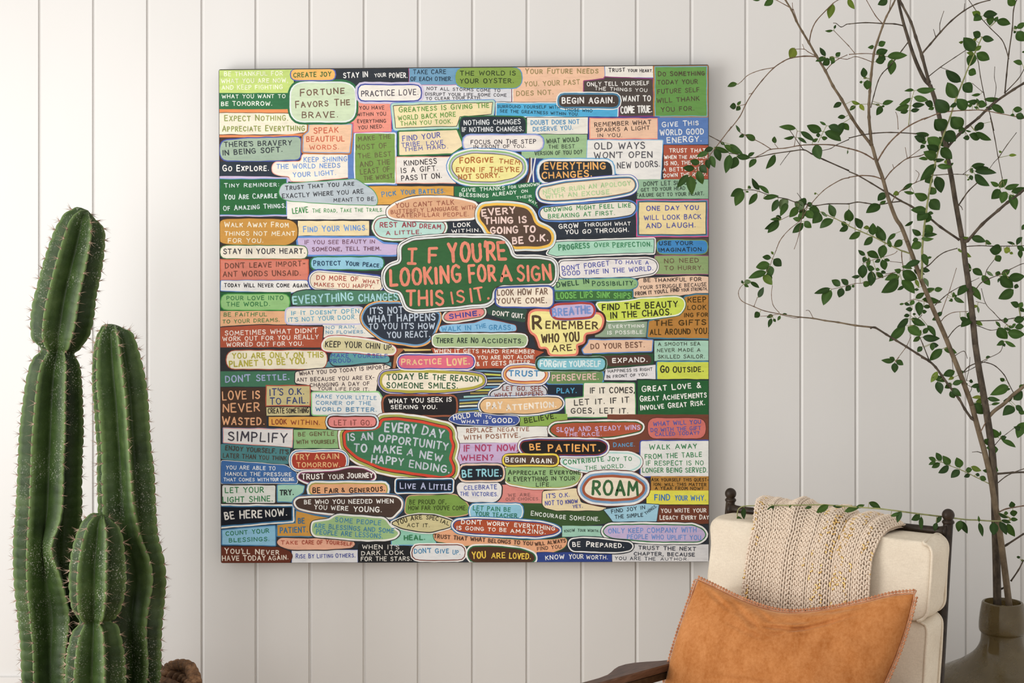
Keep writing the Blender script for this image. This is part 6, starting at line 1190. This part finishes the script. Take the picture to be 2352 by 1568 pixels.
LEAVES = """1776,-1,1755,13,0.55 1747,-2,1729,0,0.4 1914,10,1904,43,0.45,y 1825,110,1814,134,0.7,y 1693,192,1671,199,0.45 1691,244,1676,245,0.9 1699,243,1691,254,0.7 1693,241,1702,232,0.5 1896,129,1883,109,0.4 1897,132,1873,141,0.4 1905,135,1889,149,0.7 1906,130,1917,142,0.65 1920,130,1930,120,0.7 1916,138,1909,148,0.7 1933,236,1914,247,0.5 1942,268,1924,270,0.5 1913,70,1895,71,0.3 1916,66,1920,57,0.5 1948,-3,1963,21,0.4,y 2038,-3,2016,11,0.6 2007,107,1993,109,0.6 2018,105,2034,96,0.7 2015,122,2039,115,0.6 2019,124,2034,138,0.7 2011,142,2034,132,0.6 2013,126,2027,111,0.6 2017,132,2021,147,0.5 2038,130,2084,127,0.35 2048,136,2046,172,0.5 1984,178,1983,155,0.6 1991,184,1992,206,0.75 1983,180,1991,178,0.6 1981,188,1974,189,0.8 2251,38,2233,27,0.7,y 2254,37,2236,48,0.8 2258,36,2291,32,0.5 2277,34,2273,59,0.6 2289,48,2321,55,0.5 2285,50,2292,38,0.6 2330,13,2315,-5,0.7 2335,65,2354,52,0.5 2336,72,2356,94,0.7 2333,71,2328,76,0.8 2335,67,2330,59,0.7 2252,84,2235,74,0.8 2239,117,2213,86,0.62 2239,116,2254,105,0.5,y 2212,96,2202,97,0.6,y 2256,86,2283,92,0.5 2235,92,2245,88,0.6,y 2243,122,2273,137,0.6 2237,124,2220,121,0.5,y 2239,124,2225,153,0.6 2225,162,2242,170,0.9 2207,188,2172,161,0.45 2197,225,2176,189,0.6 2212,193,2233,212,0.8 2218,253,2198,227,0.7 2099,207,2077,209,0.3 2105,207,2149,204,0.25 2092,225,2065,241,0.3 2088,242,2056,252,0.45 2086,254,2068,259,0.5 2099,223,2132,230,0.4 2095,243,2124,240,0.4 2092,255,2112,251,0.45 2143,243,2124,235,0.7 2145,247,2132,251,0.6 2180,256,2149,228,0.65 2197,237,2181,246,0.5 2171,297,2147,275,0.8 2209,294,2185,268,0.75 2252,216,2231,219,0.3 2260,228,2294,226,0.3 2243,235,2220,233,0.5 2245,235,2266,243,0.7 2233,241,2221,242,0.6 2275,241,2307,260,0.4 2264,247,2279,251,0.5 2247,249,2237,245,0.5 2248,239,2243,226,0.5 2327,251,2348,251,0.6 2335,262,2353,272,0.7 2330,264,2320,265,0.6 2354,118,2347,120,0.6 2348,147,2327,141,0.5 2260,283,2239,297,0.6 1956,232,1976,239,0.35,y 1975,239,1985,254,0.5,y 1965,243,1952,254,0.5 2027,239,2052,232,0.4 2025,244,2013,265,0.55 2021,241,2011,240,0.5 2025,244,2032,244,0.7 1700,304,1690,287,0.3 1709,311,1697,315,0.6 1735,322,1712,309,0.5 1828,295,1789,291,0.25 1839,302,1871,324,0.25 1887,301,1853,288,0.5 1897,287,1883,279,0.35 1903,289,1933,303,0.45 1938,281,1917,322,0.35 1894,303,1932,324,0.45 1935,283,1950,299,0.6 1884,310,1874,310,0.9 1887,315,1901,317,0.6 1780,329,1779,313,0.6 1824,314,1800,318,0.2 1833,316,1853,329,0.3 1866,325,1879,318,0.5 1873,332,1884,366,0.6 1655,326,1665,333,0.5 1663,333,1705,353,0.3 1677,331,1706,353,0.35 1640,338,1675,350,0.25 1638,340,1617,347,0.5 1627,350,1600,360,0.4 1641,343,1654,370,0.5 1607,374,1585,369,0.6 1632,358,1642,385,0.5 1624,366,1629,388,0.5 1595,387,1568,385,0.5 1607,381,1624,397,0.7 1602,392,1614,423,0.5 1581,401,1555,431,0.35 1586,404,1589,448,0.45 1676,355,1667,398,0.4 1692,360,1678,388,0.55 1692,359,1724,362,0.4 1718,359,1733,350,0.45 1736,365,1721,385,0.5 1780,355,1759,388,0.35 1707,435,1678,451,0.5 1706,437,1689,473,0.5 1713,440,1720,441,0.6 1718,427,1725,433,0.7 1744,436,1727,409,0.35 1766,444,1741,425,0.3 1753,456,1789,450,0.15 1739,444,1720,470,0.4 1787,458,1773,486,0.45 1809,456,1791,481,0.6,g 1808,466,1792,497,0.4 1833,475,1813,499,0.5 1845,480,1825,463,0.7,g 1852,469,1834,461,0.9 1854,472,1866,466,0.8 1858,479,1883,486,0.7 1852,484,1869,501,0.7 1847,490,1833,503,0.7 1883,488,1866,513,0.7 1839,507,1821,501,0.5 1845,512,1820,535,0.45 1848,508,1864,523,0.65 1837,479,1854,496,0.6 1795,503,1769,504,0.3 1782,496,1795,501,0.6 1789,506,1756,526,0.35 1789,508,1763,535,0.4 1886,486,1900,498,0.35,g 1917,498,1904,469,0.5 1914,504,1883,524,0.45 1950,482,1941,507,0.5 1933,509,1946,519,0.6 1948,519,1928,531,0.5 1873,442,1871,447,0.8,y 1947,345,1946,354,0.3 2171,298,2147,274,0.8 2210,294,2185,270,0.8 2171,302,2195,324,0.8 2201,301,2218,299,0.9 2238,300,2259,282,0.45 2227,316,2212,317,0.7 2250,319,2226,309,0.6 2242,303,2277,322,0.33 2218,299,2231,302,0.3 2134,309,2103,306,0.35 2125,323,2100,313,0.65 2128,325,2116,328,0.6 2123,333,2114,342,0.7 2160,335,2130,316,0.7 2155,347,2128,333,0.6 2178,335,2157,314,0.6 2162,339,2187,365,0.6 2149,364,2121,348,0.65 2131,366,2110,364,0.35 2143,369,2170,366,0.3 2168,373,2181,369,0.6,y 2153,381,2187,383,0.35 2180,380,2190,374,0.5 2150,377,2113,415,0.33 2141,405,2124,418,0.9 2151,405,2162,443,0.55 2149,432,2134,446,0.9 2137,458,2158,482,0.75 2130,456,2100,444,0.55 2100,444,2076,440,0.3 2095,421,2071,438,0.25 2065,443,2051,447,0.7,y 2130,486,2092,482,0.45 2128,486,2107,507,0.75 2128,511,2132,488,0.7 2132,488,2144,490,0.6 2125,517,2141,536,0.8 2097,508,2078,519,0.25 2115,540,2095,526,0.5 2118,541,2153,538,0.28 2116,547,2145,548,0.3 2109,549,2096,553,0.7 2116,557,2093,570,0.7 2033,442,2016,461,0.6 2021,467,2035,461,0.5 2022,471,1989,489,0.5 1978,525,1964,500,0.55 1976,533,1950,549,0.45 2004,544,1984,563,0.5 2005,540,2005,512,0.6 2033,553,2015,518,0.5 1997,523,1983,523,0.6,y 2057,536,2038,553,0.35 2072,551,2053,567,0.6 2046,568,2040,547,0.4 2030,563,2021,570,0.4 1953,509,1949,480,0.6 2231,382,2262,377,0.4 2237,386,2271,385,0.25 2239,393,2289,397,0.3 2233,398,2233,385,0.6 2239,400,2273,427,0.4 2229,402,2233,414,0.7 2225,402,2220,402,0.5 2227,411,2221,414,0.6 2294,427,2275,417,0.45 2294,430,2314,411,0.5 2308,433,2341,423,0.35 2323,440,2356,431,0.4 2297,435,2277,457,0.65 2311,440,2300,467,0.6 2320,446,2333,482,0.45 2204,550,2225,544,0.35,y 2231,545,2264,555,0.4 2264,551,2277,561,0.5 2300,350,2294,346,0.7,y 2317,357,2335,356,0.35,y 2331,561,2313,555,0.3 2346,544,2335,563,0.45 2354,515,2347,528,0.6 1776,584,1771,577,0.6,y 1771,592,1751,590,0.55 1777,595,1795,611,0.75 1768,606,1736,614,0.55 1767,610,1772,635,0.65 1760,624,1719,639,0.35 1762,626,1771,647,0.55 1753,632,1774,654,0.55,y 1707,651,1704,643,0.6 1709,648,1726,647,0.6,g 1723,647,1744,661,0.35 1709,652,1720,659,0.5 1742,683,1754,659,0.42 1745,718,1733,729,0.8 1776,724,1761,729,0.5 1772,731,1765,752,0.4 1776,732,1782,739,0.65 1792,725,1786,736,0.5 1797,721,1808,721,0.4 1930,656,1910,643,0.6 1948,654,1932,641,0.6 1907,662,1870,674,0.28 1909,666,1891,701,0.5 1934,661,1927,683,0.65 1954,656,1942,668,0.7 1962,655,1956,659,0.9 1983,647,1998,655,0.8 2002,622,2000,657,0.5 1975,634,1956,636,0.4 1983,607,1981,639,0.6 1992,613,2009,618,0.7 2011,617,2021,620,0.7 2012,625,2029,638,0.5 2023,624,2035,626,0.6 1987,586,1971,574,0.45 1991,579,2019,592,0.5 2032,563,2023,593,0.6 1987,589,1983,603,0.7 1996,591,1991,615,0.35 2022,595,2009,602,0.55 2026,596,2033,620,0.6 2031,595,2044,599,0.5 2066,635,2032,643,0.45 2064,642,2024,672,0.45 2069,623,2054,619,0.7 2073,622,2107,641,0.6 2071,643,2101,674,0.45 2077,657,2061,666,0.4 2103,642,2111,660,0.4,y 2122,638,2132,659,0.35,g 2113,599,2077,614,0.35 2071,612,2096,617,0.3 2119,582,2130,611,0.45 2130,593,2140,590,0.5 2116,618,2136,622,0.5 2099,619,2124,630,0.4 2103,685,2124,672,0.45 2122,670,2147,662,0.4 2146,666,2165,663,0.55 2118,687,2163,694,0.28 2100,664,2111,665,0.5 2121,704,2138,704,0.5 2099,689,2090,701,0.6 2066,699,2077,697,0.4 2077,696,2090,701,0.5 2096,710,2080,710,0.6 2110,693,2112,726,0.5 2117,715,2129,715,0.7 2089,723,2076,726,0.6 2096,721,2104,721,0.6 2153,726,2164,716,0.6 2152,729,2141,735,0.6 2086,731,2060,752,0.4 2079,748,2042,784,0.35 2093,731,2126,747,0.4 2085,750,2115,771,0.55 2130,747,2149,773,0.35 2121,766,2132,752,0.6 2113,773,2097,784,0.5 2119,774,2159,777,0.38 2115,768,2115,757,0.5,y 2137,791,2156,793,0.6 2142,787,2141,805,0.6 2118,796,2107,808,0.65 2164,801,2135,828,0.42 2168,801,2198,811,0.4 2055,827,2024,827,0.35 2055,826,2043,820,0.6 2058,828,2075,838,0.6 2214,603,2231,617,0.5 2226,624,2230,618,0.7 2234,618,2257,632,0.55 2256,632,2274,655,0.5 2266,623,2282,634,0.35,g 2203,549,2224,545,0.35,y 2200,571,2210,580,0.4,y 2209,577,2231,590,0.4,y 2231,545,2264,554,0.4 2266,557,2277,560,0.6 2300,576,2273,573,0.85 2287,586,2297,601,0.8 2306,572,2321,576,0.9,y 2319,580,2327,583,0.7,y 2325,559,2314,555,0.4 2335,561,2348,544,0.4 2336,565,2354,576,0.5 2344,573,2344,593,0.5 2286,626,2298,630,0.9 2300,631,2320,620,0.55 2298,634,2327,661,0.6 2316,639,2354,634,0.5 2297,638,2292,649,0.4 2329,656,2340,659,0.9 2328,665,2293,686,0.5 2189,683,2190,670,0.5 2188,687,2179,691,0.7 2191,683,2215,695,0.35 2192,681,2198,677,0.7 2225,655,2199,679,0.45 2226,656,2253,689,0.35 2230,706,2247,703,0.4,y 2245,703,2248,719,0.3,g 2220,720,2242,731,0.65 2232,733,2207,751,0.5 2205,729,2230,741,0.4 2241,737,2257,747,0.5,y 2287,738,2298,752,0.35 2304,736,2316,735,0.9 2293,752,2314,778,0.65 2316,749,2329,752,0.5 2329,736,2354,731,0.6 2314,763,2354,768,0.5 2306,753,2325,760,0.3 2331,752,2352,749,0.6 2325,750,2333,743,0.6 2306,783,2289,793,0.5 2308,783,2333,796,0.2 2304,788,2308,796,0.7 2264,821,2275,819,0.5 2339,705,2321,694,0.6 2339,705,2349,694,0.7 2341,706,2354,716,0.5 2055,833,2055,856,0.62 2153,853,2138,878,0.4,y 2142,865,2175,875,0.35 2193,853,2166,862,0.55 2153,876,2161,905,0.55 2191,866,2178,872,0.5,y 2188,882,2212,875,0.45 2185,879,2170,891,0.6 2199,857,2214,854,0.65 2212,883,2223,881,0.75 2226,875,2235,877,0.85 2187,891,2208,910,0.45 2183,898,2192,914,0.7 2251,883,2230,888,0.45 2251,883,2247,902,0.5 2257,912,2232,913,0.3,y 2241,923,2271,920,0.4,y 2268,914,2297,919,0.35 2277,929,2297,925,0.3 2227,922,2231,933,0.6 2235,926,2261,950,0.6 2316,887,2274,907,0.42 2302,895,2321,893,0.4 2307,875,2297,868,0.7 2325,914,2304,921,0.4 2329,918,2348,898,0.7 2342,893,2353,883,0.7 2330,935,2303,954,0.6 2333,931,2350,944,0.55 2339,942,2354,950,0.6 2293,1004,2275,983,0.62 2296,1001,2298,989,0.35 2297,1006,2312,1003,0.65 2301,1010,2333,1027,0.15 2282,1020,2261,1008,0.6 2279,1029,2265,1028,0.7 2274,1032,2293,1032,0.85 2344,985,2328,980,0.6 2354,969,2337,1006,0.5 2150,1057,2133,1050,0.5 2149,1059,2133,1067,0.42 2162,1058,2150,1039,0.55 2159,1063,2140,1074,0.5 2182,1066,2165,1046,0.6 2179,1069,2155,1086,0.45 2205,1074,2197,1050,0.68 2204,1079,2184,1097,0.55 2218,1080,2233,1078,0.75 2228,1088,2214,1095,0.55 2231,1071,2254,1081,0.45,y 2241,1088,2250,1092,0.75 2251,1094,2265,1102,0.7 2272,1082,2257,1080,0.5 2272,1071,2293,1082,0.6 2326,1165,2323,1151,0.9 2326,1171,2329,1186,0.95 2306,1178,2316,1178,0.8 2321,1192,2338,1193,0.5 2294,1178,2316,1189,0.3 2314,1202,2331,1232,0.45 2296,1198,2312,1228,0.42 2300,1194,2322,1200,0.35 2282,1199,2282,1229,0.6 2249,1198,2247,1184,0.35 2249,1200,2257,1232,0.22 2206,1195,2201,1221,0.55 2208,1196,2222,1225,0.4 2070,1174,2061,1200,0.4 2162,1185,2150,1202,0.45 2151,1200,2147,1220,0.5 2113,1181,2093,1194,0.55 2116,1186,2117,1217,0.3 2335,1279,2344,1279,0.6 2345,1285,2352,1288,0.6 1709,1166,1709,1192,0.4 1695,1185,1702,1205,0.5 1695,1205,1691,1230,0.45 1739,1163,1741,1187,0.38 1778,1162,1761,1171,0.45 1812,1162,1826,1167,0.5 1816,1175,1818,1185,0.5 1864,1164,1849,1168,0.4 1903,1160,1875,1177,0.42 1913,1162,1935,1164,0.3 1940,1175,1976,1164,0.28 1967,1164,1986,1159,0.4 1996,1153,2023,1168,0.4 2046,1185,2069,1175,0.2"""

rp = random.Random(21)
STEMS = {'A': -.345, 'B': -.37, 'C': -.40}
def garland_y(px): return interp(px, [1690, 1740, 1900, 2060, 2100, 2180, 2310, 2345], [-.425, -.44, -.555, -.665, -.64, -.568, -.42, -.375])
BARKD = simple('dark_speckled_bark', (.040, .028, .018), (.125, .095, .064), 70, .85, .5, 160, stretch=(1, 1, .5), lo=.4, hi=.72)
BARKB = simple('olive_brown_bark', (.085, .058, .032), (.19, .14, .085), 60, .8, .4, 160, stretch=(1, 1, .5))
TWIGB = simple('red_brown_twig', (.10, .055, .030), (.20, .125, .075), 80, .75)
TWIGG = simple('green_twig', (.17, .19, .06), (.30, .30, .12), 60, .6)
MATS = [BARKD, BARKB, TWIGB, TWIGG]
samples = {k: [] for k in STEMS}
geo = {k: (MB(), MB()) for k in STEMS}
def near(own, x, y, lim=1e9):
    best = None; bd = lim*lim
    for k in (own if isinstance(own, (list, tuple)) else [own]):
        for q in samples[k]:
            d = (q[0]-x)**2+(q[1]-y)**2
            if d < bd: bd = d; best = (q, k)
    return best, math.sqrt(bd)
for ln in TWIGS.strip().split('\n'):
    q = ln.split(); own, w0, w1, cl = q[0], float(q[1]), float(q[2]), q[3]
    pts = [tuple(map(float, p.split(','))) for p in q[4:]]
    px = [(v.x, v.y) for v in crom([Vector((a, b, 0)) for a, b in pts], 5)]
    n = len(px); L = sum(math.hypot(px[i+1][0]-px[i][0], px[i+1][1]-px[i][1]) for i in range(n-1))/1030
    gar = all(1135 < p[1] < 1245 and 1660 < p[0] < 2345 for p in px) and cl == 'g'
    thick = w0 >= 4.2 and max(w0, w1) >= 4.2
    if thick and w0 > 8: Ys = [STEMS[own] + .03*math.sin(p[1]*.004+ord(own)) for p in px]
    elif own == 'C': Ys = [STEMS[own] + .02*math.sin(p[1]*.01) for p in px]
    else:
        a, da = near(own, *px[0], 16); b, db = near(own, *px[-1], 16)
        rev = b is not None and (a is None or db < da)
        root = b if rev else a
        y0 = root[0][2] if root else STEMS[own]+rp.uniform(-.06, .03)
        sl = rp.choice((-1, -1, 1))*rp.uniform(.05, .38)
        Ys = []
        for i in range(n):
            t = (n-1-i if rev else i)/(n-1)
            Ys.append(min(-.085, max(-.60, y0 + sl*L*t)))
    if gar: Ys = [garland_y(p[0]) for p in px]
    W = []; rad = []
    for i in range(n):
        W.append(at(*px[i], Ys[i])); r_ = lerp(w0, w1, i/(n-1))/2/1030
        if not gar and w0 < 8: r_ *= 1 + (.28 if (i % 5) == 0 else 0)
        rad.append(max(.0006, r_*1.08)); 
        samples[own].append((px[i][0], px[i][1], Ys[i]))
    for i in range(n-1):      # finer samples for attaching leaves
        for t in (.25, .5, .75): samples[own].append((lerp(px[i][0], px[i+1][0], t), lerp(px[i][1], px[i+1][1], t), lerp(Ys[i], Ys[i+1], t)))
    if w0 > 12 and pts[0][1] > 1450:      # the foot of the stem, standing in the bottle
        ft = Vector((VX + (-.03 if own == 'A' else .035), VY+.02, .05 if own == 'A' else .06)); W = [ft, ft.lerp(W[0], .5)] + W; rad = [rad[0]]*2 + rad
    mi = {'d': 0, 'b': 1, 'g': 3}[cl]
    if mi == 1 and w0 < 4: mi = 2
    if mi == 0 and w0 < 3.6: mi = 0
    geo[own][0 if thick else 1].tube(W, rad, 10 if w0 > 8 else 6, mi)
ls = {k: MB() for k in STEMS}
for v in ls.values(): v.c = []
PAL = {'n': [(.030, .075, .012), (.040, .095, .016), (.026, .064, .014), (.052, .115, .020)], 'y': [(.14, .21, .025), (.10, .17, .02), (.19, .24, .03)], 'g': [(.13, .19, .09), (.11, .17, .08)]}
for tok in LEAVES.split():
    q = tok.split(','); x0, y0, x1, y1, wr = map(float, q[:5]); cl = q[5] if len(q) > 5 else 'n'
    best, d = near(['A', 'B', 'C'], x0, y0)
    own = best[1]; Y = best[0][2]
    if d > 30: Y += rp.uniform(-.04, .02)
    if 1680 < x0 < 2300 and 1135 < y0 < 1215 and y1 < 1260: own = 'B'; Y = garland_y(x0)-.004
    B_ = at(x0, y0, Y); L = math.hypot(x1-x0, y1-y0)/F*(Y-CAMY)
    Yt = min(-.07, max(-.70, Y + L*rp.uniform(-.45, .30)))
    if 1680 < x0 < 2300 and 1135 < y0 < 1215: Yt = Y - L*.12
    T_ = at(x1, y1, Yt)
    ax = T_-B_; LL = ax.length; 
    if LL < 1e-4: continue
    view = (Vector((0, CAMY, CAMZ))-B_).normalized(); sd = ax.normalized().cross(view).normalized(); fr = sd.cross(ax.normalized()).normalized()
    if fr.dot(view) < 0: fr = -fr
    th = rp.uniform(-.35, .35); sd, fr = sd*math.cos(th)+fr*math.sin(th), fr*math.cos(th)-sd*math.sin(th)
    wd = max(.30, wr)*L/2/max(.8, math.cos(th))*1.17; cup = rp.uniform(.05, .30); curl = rp.uniform(-.10, .16)*LL; skew = rp.uniform(-.06, .06)
    mbl = ls[own]; o = len(mbl.v); m_ = 9
    base = rp.choice(PAL[cl]); j = rp.uniform(.62, .92); col = tuple(c*j for c in base)
    if B_ is not None:       # short stalk to the twig
        A_ = at(best[0][0], best[0][1], best[0][2])
        if d < 26 and d > 1.5: geo[own][1].tube([A_, A_.lerp(B_, .5)+fr*.001, B_], .0007, 4, 3, cap=False)
    for i in range(m_+1):
        t = i/m_; w_ = wd*(math.sin(math.pi*t**.86)**.80)*(1-.10*t) if 0 < i < m_ else 0.0
        w_ = max(w_, .0002)
        c = B_.lerp(T_, t) + fr*(curl*math.sin(math.pi*t)) + sd*(skew*LL*math.sin(math.pi*t))
        mbl.v += [c - sd*w_ + fr*w_*cup, c - sd*w_*.5 + fr*w_*cup*.3, c, c + sd*w_*.5 + fr*w_*cup*.3, c + sd*w_ + fr*w_*cup]
        mbl.c += [col, col, tuple(min(1, x*1.22+.004) for x in col), col, col]
    for i in range(m_):
        for k in range(4):
            a = o+i*5+k; mbl.f.append((a, a+1, a+6, a+5)); mbl.mi.append(0)
def leaf_mat():
    m, nt, b = new_mat('leaf')
    a = nt.nodes.new('ShaderNodeAttribute'); a.attribute_name = 'Col'
    n = tex_noise(nt, 40, 4, .6, coords(nt))
    nt.links.new(mixc(nt, .6, a.outputs['Color'], ramp(nt, n.outputs[0], [(.3, (.75, .75, .75)), (.7, (1.25, 1.25, 1.2))]), 'MULTIPLY'), b.inputs['Base Color'])
    b.inputs['Roughness'].default_value = .5; b.inputs['Specular IOR Level'].default_value = .22
    tr = nt.nodes.new('ShaderNodeBsdfTranslucent'); mx = nt.nodes.new('ShaderNodeMixShader'); mx.inputs[0].default_value = .22
    nt.links.new(mixc(nt, 1.0, a.outputs['Color'], (1.6, 1.7, .8), 'MULTIPLY'), tr.inputs['Color'])
    out = nt.nodes['Material Output']; nt.links.new(b.outputs[0], mx.inputs[1]); nt.links.new(tr.outputs[0], mx.inputs[2]); nt.links.new(mx.outputs[0], out.inputs['Surface'])
    return m
LEAF = leaf_mat()
INF = {'A': ('leafy_branch', 'thick dark-barked branch in the demijohn, forking wide with scattered green leaves', 'branch'),
       'B': ('leafy_branch', 'lighter olive-brown branch leaning left from the demijohn, one long sprig reaching over the chair back', 'branch'),
       'C': ('leafy_sprig', 'straight pale green sprig with paired round leaves, rising to the right between the two branches', 'sprig')}
for k in 'ABC':
    nm, lab, cat = INF[k]
    org = at(*((2293, 1400) if k != 'C' else (2117, 640)), STEMS[k]); iv = inv_of(org)
    t = thing(nm, lab, cat, org)
    a, b = geo[k]
    a.add(b.v, b.f); a.mi[len(a.mi)-len(b.mi):] = b.mi
    a.build('woody_stem', MATS, t, inv=iv)
    ls[k].build('foliage', LEAF, t, inv=iv)
